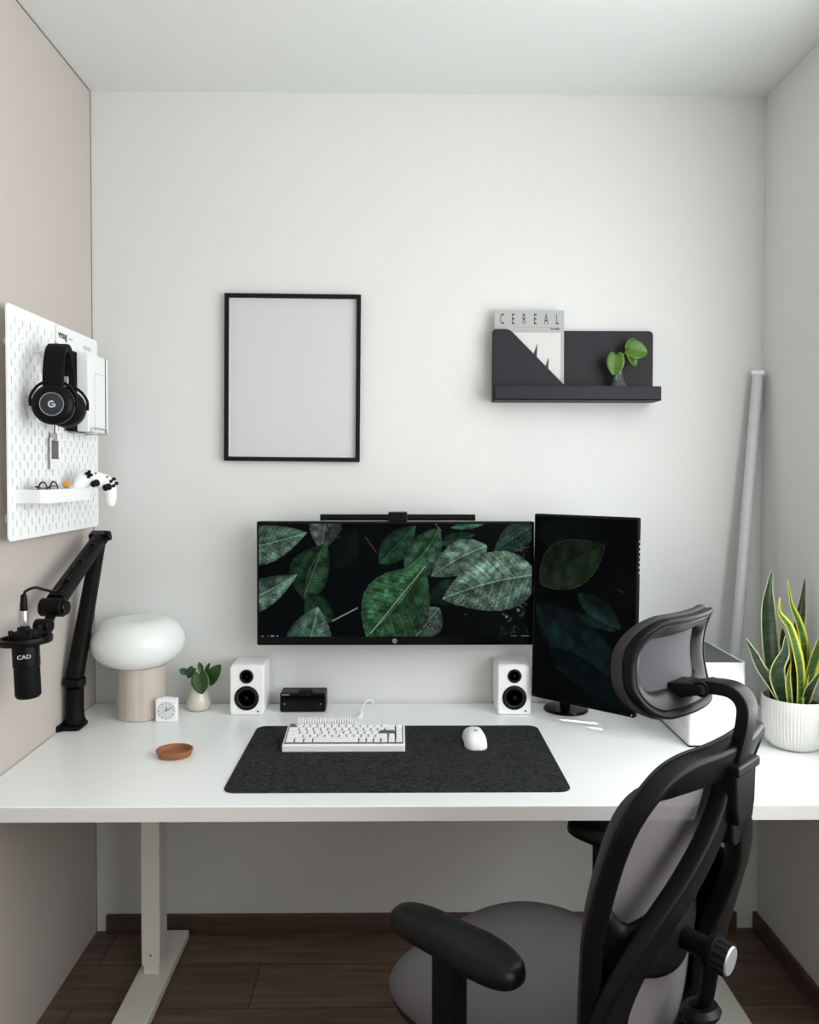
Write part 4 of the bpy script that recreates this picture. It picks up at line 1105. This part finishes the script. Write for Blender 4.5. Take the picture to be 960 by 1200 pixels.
# ------------------------------------------------------------------ office chair (local +Y is the way it faces)
oc = thing('office_chair', 'black mesh office chair with headrest turned left in front of the desk', 'chair', (.287, 1.518, 0), (0, 0, R(45)))
def te(z):
    T_ = [(.40, .186), (.45, .188), (.55, .194), (.61, .20), (.736, .218), (.876, .254), (.99, .290), (1.05, .306)]
    for (a, b), (c_, d_) in zip(T_[:-1], T_[1:]):
        if z <= c_: return b+(d_-b)*max(0, (z-a))/(c_-a)
    return T_[-1][1]
def ysurf(x, z): return -(te(z)+.06*(1-(x/.23)**2))

half = [(0, .994), (-.07, .993), (-.135, .990), (-.178, .973), (-.203, .930), (-.210, .86), (-.211, .78), (-.204, .70), (-.196, .62), (-.186, .54), (-.162, .478), (-.12, .448), (-.06, .440)]
outline = half+[(0, .438)]+[(-x, z) for x, z in half[:0:-1]]
path2 = smoothpath([(x, z, 0) for x, z in outline], 5, True)
fpath = [Vector((p.x, ysurf(p.x, p.y), p.y)) for p in path2]
def fscale(u):
    z = fpath[round(u*(len(fpath)-1))].z; k = min(1, max(0, (.84-z)/.16)); return (1+.5*k*k*(3-2*k), 1)
part('back_frame', sweep(B(), fpath, rr_section(.0275, .0155, .45, 4), closed=True, upf=lambda i: (0.55*fpath[i].x/.2, 1, .25), scale=fscale), 'chair_black', oc, smooth=True)
part('frame_edge', sweep(B(), [p+Vector((0, .013, 0)) for p in fpath], rr_section(.0300, .008, .7, 3), closed=True, upf=lambda i: (0.55*fpath[i].x/.2, 1, .25)), 'chair_pad', oc, smooth=True)
# mesh in the frame
bm = B(); NX, NZ = 20, 32; rows = []
def hw_at(z):
    best = .05
    for (x0_, z0_), (x1_, z1_) in zip(half[:-1], half[1:]):
        if z1_ <= z <= z0_: best = -(x0_+(x1_-x0_)*(z0_-z)/max(1e-6, z0_-z1_))
    return best
for j in range(NZ+1):
    z = .443+(.992-.443)*j/NZ; w = hw_at(z)
    rows.append([bm.verts.new((w*(-1+2*i/NX), ysurf(w*(-1+2*i/NX), z)+.012, z)) for i in range(NX+1)])
for a, b in zip(rows[:-1], rows[1:]):
    for i in range(NX): bm.faces.new((a[i], a[i+1], b[i+1], b[i]))
part('back_mesh', bm, 'mesh', oc, smooth='all')
# two struts that fan out from the spine into the lower uprights
for s in (-1, 1):
    pts = smoothpath([(s*.010, -.350, .965), (s*.030, -.346, .915), (s*.065, -.338, .862), (s*.110, -.322, .805), (s*.155, -.298, .745), (s*.186, -.268, .670), (s*.192, -.244, .590), (s*.170, -.240, .520), (s*.115, -.252, .470), (s*.05, -.258, .452)], 5)
    part('back_strut', sweep(B(), pts, rr_section(.030, .015, .55, 4), upf=lambda i: (0, 1, .15), scale=lambda u: (.66+.9*u if u < .4 else (1.02+2.6*(u-.4) if u < .62 else 1.59-.9*(u-.62)), 1)), 'chair_black', oc, smooth=True)
SP = [(.112, -.321, .805), (.155, -.298, .745), (.186, -.268, .670), (.192, -.244, .590), (.170, -.240, .520)]
def strut_at(z):
    for (xa, ya, za), (xb, yb_, zb) in zip(SP[:-1], SP[1:]):
        if zb <= z <= za:
            k = (za-z)/(za-zb); return xa+(xb-xa)*k, ya+(yb_-ya)*k
for s in (-1, 1):
    bm = B(); rows = []
    for j in range(12):
        row = []
        for i in range(9):
            k = i/8; zt = .752+.045*(abs(k-.45)/.55)**1.3; z = zt-(zt-.53)*j/11; xi, yi = strut_at(z); xo_ = .200 if z > .62 else .19
            row.append(bm.verts.new((s*(xo_+(xi-xo_)*k), ysurf(xo_, z)+(yi-ysurf(xo_, z))*k, z)))
        rows.append(row)
    for a, b in zip(rows[:-1], rows[1:]):
        for i in range(8): bm.faces.new((a[i], a[i+1], b[i+1], b[i]))
    part('side_web', bm, 'chair_black', oc, smooth='all', solid=.014)
# lumbar support with its slider and knob
bm = B(); rows = []
for j in range(13):
    v = -1+j/6; row = []
    for i in range(13):
        u = -1+i/6
        k = math.sqrt(max(0, 1-.55*u*u)); row.append(bm.verts.new((u*.095, -.238-.022*(1-u*u)-.01*(1-v*v), .672+v*.062*k)))
    rows.append(row)
for a, b in zip(rows[:-1], rows[1:]):
    for i in range(12): bm.faces.new((a[i], a[i+1], b[i+1], b[i]))
part('lumbar_pad', bm, 'chair_sheen', oc, smooth='all', solid=.012)
part('lumbar_shaft', cyl(B(), (0, -.255, .668), (0, -.322, .662), .0185, 28), 'chair_black', oc, smooth=True)
kb_ = B(); K0, K1 = Vector((0, -.318, .6622)), Vector((0, -.352, .659))
lathe(kb_, [(.024, 0), (.030, .002), (.031, .012), (.028, .014)], K0, 36, K1-K0)
kn = part('lumbar_knob', kb_, 'chair_black', oc, smooth=True)
bm = B(); d = (K1-K0).normalized()
q = Vector((0, 0, 1)).rotation_difference(d).to_matrix()
o = [((.0275 if (k//2) % 2 else .0255)*math.cos(2*PI*k/56), (.0275 if (k//2) % 2 else .0255)*math.sin(2*PI*k/56)) for k in range(56)]
prism(bm, o, .022, Matrix.Translation(K0+d*.014) @ q.to_4x4())
part('knob_grip', bm, 'chair_sheen', kn)
tag(part('knob_cap', lathe(B(), [(.0235, 0), (.022, .003), (0, .004)], K0+d*.0355, 36, d), 'alu', kn, smooth=True), 'pale knob cap')
part('lumbar_post', tube(B(), [(0, -.322, .655), (0, -.318, .60), (0, -.305, .545), (0, -.285, .50)], .0125, 16), 'chair_black', oc, smooth='all')
part('slider_ring', lathe(B(), [(.017, -.010), (.028, -.009), (.033, 0), (.028, .010), (.018, .011), (.0145, 0), (.017, -.010)], (0, -.307, .555), 36, (0, .2, 1)), 'chair_sheen', oc, smooth=True)
bm = B(); rows = []
for j in range(9):
    v = j/8; row = []
    for i in range(17):
        u = -1+i/8; row.append(bm.verts.new((u*(.075+.05*(1-v)), -.272-.03*(1-u*u)*(.4+.6*v), .455+.085*v-.03*v*u*u)))
    rows.append(row)
for a, b in zip(rows[:-1], rows[1:]):
    for i in range(16): bm.faces.new((a[i], a[i+1], b[i+1], b[i]))
part('lower_shell', bm, 'chair_sheen', oc, smooth='all', solid=.012)
# spine bracket for the headrest post
br = part('spine_bracket', prism(B(), [(-.028, .892), (-.037, .920), (-.041, .985), (.041, .985), (.037, .920), (.028, .892)], .042, Matrix.Translation((0, -.335, 0)) @ FRONT), 'chair_black', oc, bevel=.005, segs=3)
part('bracket_tail', prism(B(), rrect(.034, .06, .014, 5, 0, .88), .026, Matrix.Translation((0, -.337, 0)) @ FRONT), 'chair_black', br, bevel=.004, segs=3)
part('bracket_collar', prism(B(), rrect(.086, .016, .005, 4, 0, .982), .052, Matrix.Translation((0, -.330, 0)) @ FRONT), 'chair_black', br, bevel=.003)
# headrest post, bent forward at the top
pts = smoothpath([(0, -.352, .91), (0, -.357, .96), (0, -.366, 1.01), (0, -.375, 1.055), (0, -.374, 1.082), (0, -.358, 1.098), (0, -.33, 1.1), (0, -.30, 1.095)], 6)
part('headrest_post', sweep(B(), pts, rr_section(.0205, .0100, .35, 4), upf=lambda i: (pts[min(i+1, len(pts)-1)]-pts[max(i-1, 0)]).cross(Vector((1, 0, 0)))), 'chair_black', oc, smooth=True)
# headrest
HZ, HH, HW = 1.133, .084, .137
def hy(x, z): return -.262+.040*(x/.15)**2-.022*((z-HZ)/.08)**2
hinge = part('headrest_hinge', sweep(B(), [Vector(p) for p in ((0, -.315, 1.095), (0, -.295, 1.092), (0, -.275, 1.088), (0, -.258, 1.084))], rr_section(.0075, .025, .4, 4), (1, 0, 0), scale=lambda s: (1.+.9*s, 1.+.25*s)), 'chair_black', oc, smooth=True)
part('hinge_bolt', cyl(B(), (-.0245, -.312, 1.0955), (.0245, -.312, 1.0955), .0125, 24), 'chair_black', hinge, smooth=True, bevel=.001)
tag(part('hinge_screw', cyl(B(), (-.0252, -.312, 1.0955), (-.0244, -.312, 1.0955), .0075, 20), 'dark_metal', hinge), 'steel hinge screw')
def hring(ins, dy):
    w_, h_ = 2*(HW-ins), 2*(HH-ins); r_c = max(.018, .066-ins)
    o = rrect(w_, h_, r_c, 10); n = len(o); out = []
    for k in range(n):
        p_, q_ = Vector((*o[k], 0)), Vector((*o[(k+1) % n], 0))
        m_ = 1 if k % 11 != 10 else (8 if (k//11) % 2 == 0 else 4)
        for i in range(m_): out.append(p_.lerp(q_, i/m_))
    return [Vector((p.x, hy(p.x, HZ+p.y)+dy, HZ+p.y)) for p in out]
def hloft(name, prof, m, cap=False):
    bm = B(); rg = [[bm.verts.new(p) for p in hring(i_, d_)] for i_, d_ in prof]
    n = len(rg[0])
    for a, b in zip(rg, rg[1:]+([rg[0]] if not cap else [])):
        for k in range(n): bm.faces.new((a[k], a[(k+1) % n], b[(k+1) % n], b[k]))
    return part(name, bm, m, oc, smooth=True, angle=38)
hloft('headrest_cushion', [(.004, .000), (.000, .006), (.001, .016), (.008, .022), (.022, .020), (.030, .013), (.024, .004), (.012, .000)], 'chair_pad')
hloft('headrest_frame', [(.006, .001), (.003, -.006), (.004, -.013), (.008, -.016), (.013, -.015), (.0155, -.009), (.017, .001)], 'chair_black')
hloft('headrest_lip', [(.0145, .002), (.0150, -.010), (.0175, -.0125), (.024, -.010), (.034, -.002), (.041, .008), (.041, .0115), (.03, .0115)], 'chair_sheen')
bm = B(); rows = []
for j in range(17):
    v = -1+j/8; row = []
    for i in range(25):
        u = -1+i/12; x = u*(HW-.032)*(1-.08*abs(v)**3); z = HZ+v*(HH-.032)*(1-.12*abs(u)**4)
        row.append(bm.verts.new((x, hy(x, z)+.010, z)))
    rows.append(row)
for a, b in zip(rows[:-1], rows[1:]):
    for i in range(24): bm.faces.new((a[i], a[i+1], b[i+1], b[i]))
part('headrest_mesh', bm, 'head_mesh', oc, smooth='all', solid=.003)
# seat
bm = B(); NA = 64; prof = [(.0, .488), (.45, .487), (.75, .484), (.90, .478), (.97, .468), (1.0, .452), (.985, .436), (.95, .428)]
def seat_pt(a, k, z):
    ca, sa = math.cos(a), math.sin(a)
    ex = .72
    x = .243*math.copysign(abs(ca)**ex, ca); y = .035+.262*math.copysign(abs(sa)**ex, sa)
    drop = .030*max(0, (y*k-.10)/.2)**2 if y > 0 else 0
    return Vector((x*k, .035+(y-.035)*k, z-drop+.010*(abs(x*k)/.24)**2*(1 if k < .9 else .6)))
rings = [[bm.verts.new((0, .035, .488))]]+[[bm.verts.new(seat_pt(2*PI*i/NA, k, z)) for i in range(NA)] for k, z in prof[1:]]
for i in range(NA): bm.faces.new((rings[0][0], rings[1][i], rings[1][(i+1) % NA]))
for a, b in zip(rings[1:-1], rings[2:]):
    for i in range(NA): bm.faces.new((a[i], a[(i+1) % NA], b[(i+1) % NA], b[i]))
bm.faces.new(rings[-1])
part('seat', bm, 'seat_fabric', oc, smooth=True, angle=60)
bm = B(); rings = [[bm.verts.new(seat_pt(2*PI*i/NA, k, z)) for i in range(NA)] for k, z in ((.975, .437), (.985, .430), (.96, .416), (.80, .398), (.45, .385))]
for a, b in zip(rings[:-1], rings[1:]):
    for i in range(NA): bm.faces.new((a[i], a[(i+1) % NA], b[(i+1) % NA], b[i]))
bm.faces.new(rings[0][::-1]); bm.faces.new(rings[-1])
part('seat_shell', bm, 'chair_black', oc, smooth=True)
# armrests
for s in (-1, 1):
    bm = B(); rows = []
    AX, AY, AZ = (-.010, .010, .012) if s < 0 else (.030, -.012, .012)
    op = []
    for k in range(40):
        a = 2*PI*k/40; ca, sa = math.cos(a), math.sin(a)
        op.append((.046*math.copysign(abs(ca)**.75, ca)*(1.06 if sa < 0 else .94), .140*math.copysign(abs(sa)**.62, sa)))
    for k, z in ((.86, .622), (.98, .627), (1.0, .636), (.97, .647), (.86, .655), (.6, .659), (0, .66)):
        if k == 0: rows.append([bm.verts.new((s*.25+AX, AY, AZ+z))])
        else: rows.append([bm.verts.new((s*.25+AX+x*k, AY+y*(1-(1-k)*.42), AZ+z-.004*(y/.14)**2)) for x, y in op])
    for a, b in zip(rows[:-1], rows[1:]):
        for i in range(40):
            j = (i+1) % 40
            if len(b) == 1: bm.faces.new((a[i], a[j], b[0]))
            else: bm.faces.new((a[i], a[j], b[j], b[i]))
    bm.faces.new(rows[0])
    part('armrest_pad', bm, 'armpad', oc, smooth=True, angle=50)
    po = part('armrest_post', sweep(B(), [Vector((s*.259, .02, z)) for z in (.40, .47, .54, .625+AZ)], rr_section(.030, .0165, .5, 4), (1, 0, 0)), 'chair_black', oc, smooth=True)
    part('post_sleeve', sweep(B(), [Vector((s*.259, .02, z)) for z in (.395, .43, .475)], rr_section(.036, .021, .5, 4), (1, 0, 0)), 'chair_black', po, smooth=True)
    part('height_button', box(B(), (s*.2825, .02, .465), (.005, .016, .03)), 'black_gloss', po, bevel=.002)
    part('armrest_bracket', sweep(B(), smoothpath([(s*.262, .02, .41), (s*.255, .02, .375), (s*.22, .02, .365), (s*.10, .02, .375)], 5), rr_section(.028, .012, .6, 3), (0, 1, 0)), 'chair_black', oc, smooth=True)
# under the seat
part('back_bar', sweep(B(), smoothpath([(0, -.26, .46), (0, -.25, .41), (0, -.19, .375), (0, -.05, .365)], 5), rr_section(.05, .014, .6, 3), (1, 0, 0)), 'chair_black', oc, smooth=True)
part('tilt_mechanism', box2(B(), (-.09, -.12, .335), (.09, .14, .39)), 'chair_black', oc, bevel=.012)
gs = part('gas_lift', lathe(B(), [(.028, .06), (.028, .2), (.024, .202), (.015, .204), (.015, .34)], (0, 0, 0), 28), 'chair_black', oc, smooth=True)
part('base_hub', lathe(B(), [(.04, .055), (.047, .07), (.047, .11), (.036, .125)], (0, 0, 0), 32), 'chair_black', oc, smooth=True)
for k in range(5):
    a = R(18+72*k); d = Vector((math.cos(a), math.sin(a), 0))
    part('base_arm', sweep(B(), [d*.03+Vector((0, 0, .095)), d*.15+Vector((0, 0, .088)), d*.29+Vector((0, 0, .072))], rr_section(.022, .016, .6, 3), (0, 0, 1), scale=lambda u: 1.15-.4*u), 'chair_black', oc, smooth=True)
    c_ = d*.285; t_ = Vector((-d.y, d.x, 0))
    cs = part('castor', cyl(B(), c_+t_*.011+Vector((0, 0, .0265)), c_+t_*.023+Vector((0, 0, .0265)), .026, 24), 'castor', oc, smooth=True, bevel=.003)
    part('castor_wheel', cyl(B(), c_-t_*.023+Vector((0, 0, .0265)), c_-t_*.011+Vector((0, 0, .0265)), .026, 24), 'castor', cs, smooth=True, bevel=.003)
    part('castor_stem', cyl(B(), c_+Vector((0, 0, .03)), c_+Vector((0, 0, .07)), .0105, 14), 'chair_black', cs, smooth=True)

# ------------------------------------------------------------------ camera
cam = bpy.data.cameras.new('camera'); co = bpy.data.objects.new('camera', cam); COL.objects.link(co)
F = 940.; cam.sensor_fit = 'VERTICAL'; cam.sensor_height = 24.; cam.lens = F*24/1200
yaw, pitch_, roll = .0123, .0247, .0017
w = Vector((math.sin(yaw)*math.cos(pitch_), math.cos(yaw)*math.cos(pitch_), -math.sin(pitch_)))
r_ = Vector((math.cos(yaw), -math.sin(yaw), 0)); u_ = r_.cross(w)
r2 = r_*math.cos(roll)+u_*math.sin(roll); u2 = u_*math.cos(roll)-r_*math.sin(roll)
co.matrix_world = Matrix.Translation((0, 0, 1.447)) @ Matrix((r2, u2, -w)).transposed().to_4x4()
cam.shift_x = 2.47/1200; cam.shift_y = -24.19/1200
cam.clip_start = .02
scene.camera = co

# ------------------------------------------------------------------ light
def area(name, loc, rot, sx, sy, power, col):
    l = bpy.data.lights.new(name, 'AREA'); l.shape = 'RECTANGLE'; l.size = sx; l.size_y = sy; l.energy = power; l.color = col
    o = bpy.data.objects.new(name, l); COL.objects.link(o); o.location = loc; o.rotation_euler = rot
    return o
area('window_daylight', (XR+.015, (WY0+1.92)/2, (WZ0+WZ1)/2), (0, R(90), 0), WZ1-WZ0-.06, 1.92-WY0-.06, 66., (.97, 1., 1.))
sl = bpy.data.lights.new('sun', 'SUN'); sl.energy = 9.; sl.angle = R(.53); sl.color = (1, .97, .92)
so = bpy.data.objects.new('sun', sl); COL.objects.link(so); so.rotation_euler = SUN.to_track_quat('Z', 'Y').to_euler(); so.location = (3, .5, 3)
wd = bpy.data.worlds.new('world'); scene.world = wd; wd.use_nodes = True
bg = wd.node_tree.nodes['Background']; bg.inputs[0].default_value = (.75, .86, 1., 1); bg.inputs[1].default_value = 1.

vs = scene.view_settings
vs.view_transform = 'Standard'; vs.look = 'None'; vs.exposure = 0.; vs.gamma = 1.; vs.use_curve_mapping = False
scene.cycles.use_denoising = True
scene.cycles.max_bounces = 10; scene.cycles.diffuse_bounces = 6; scene.cycles.glossy_bounces = 4; scene.cycles.transmission_bounces = 10; scene.cycles.transparent_max_bounces = 10
scene.cycles.sample_clamp_indirect = 6.; scene.cycles.caustics_reflective = False; scene.cycles.caustics_refractive = False
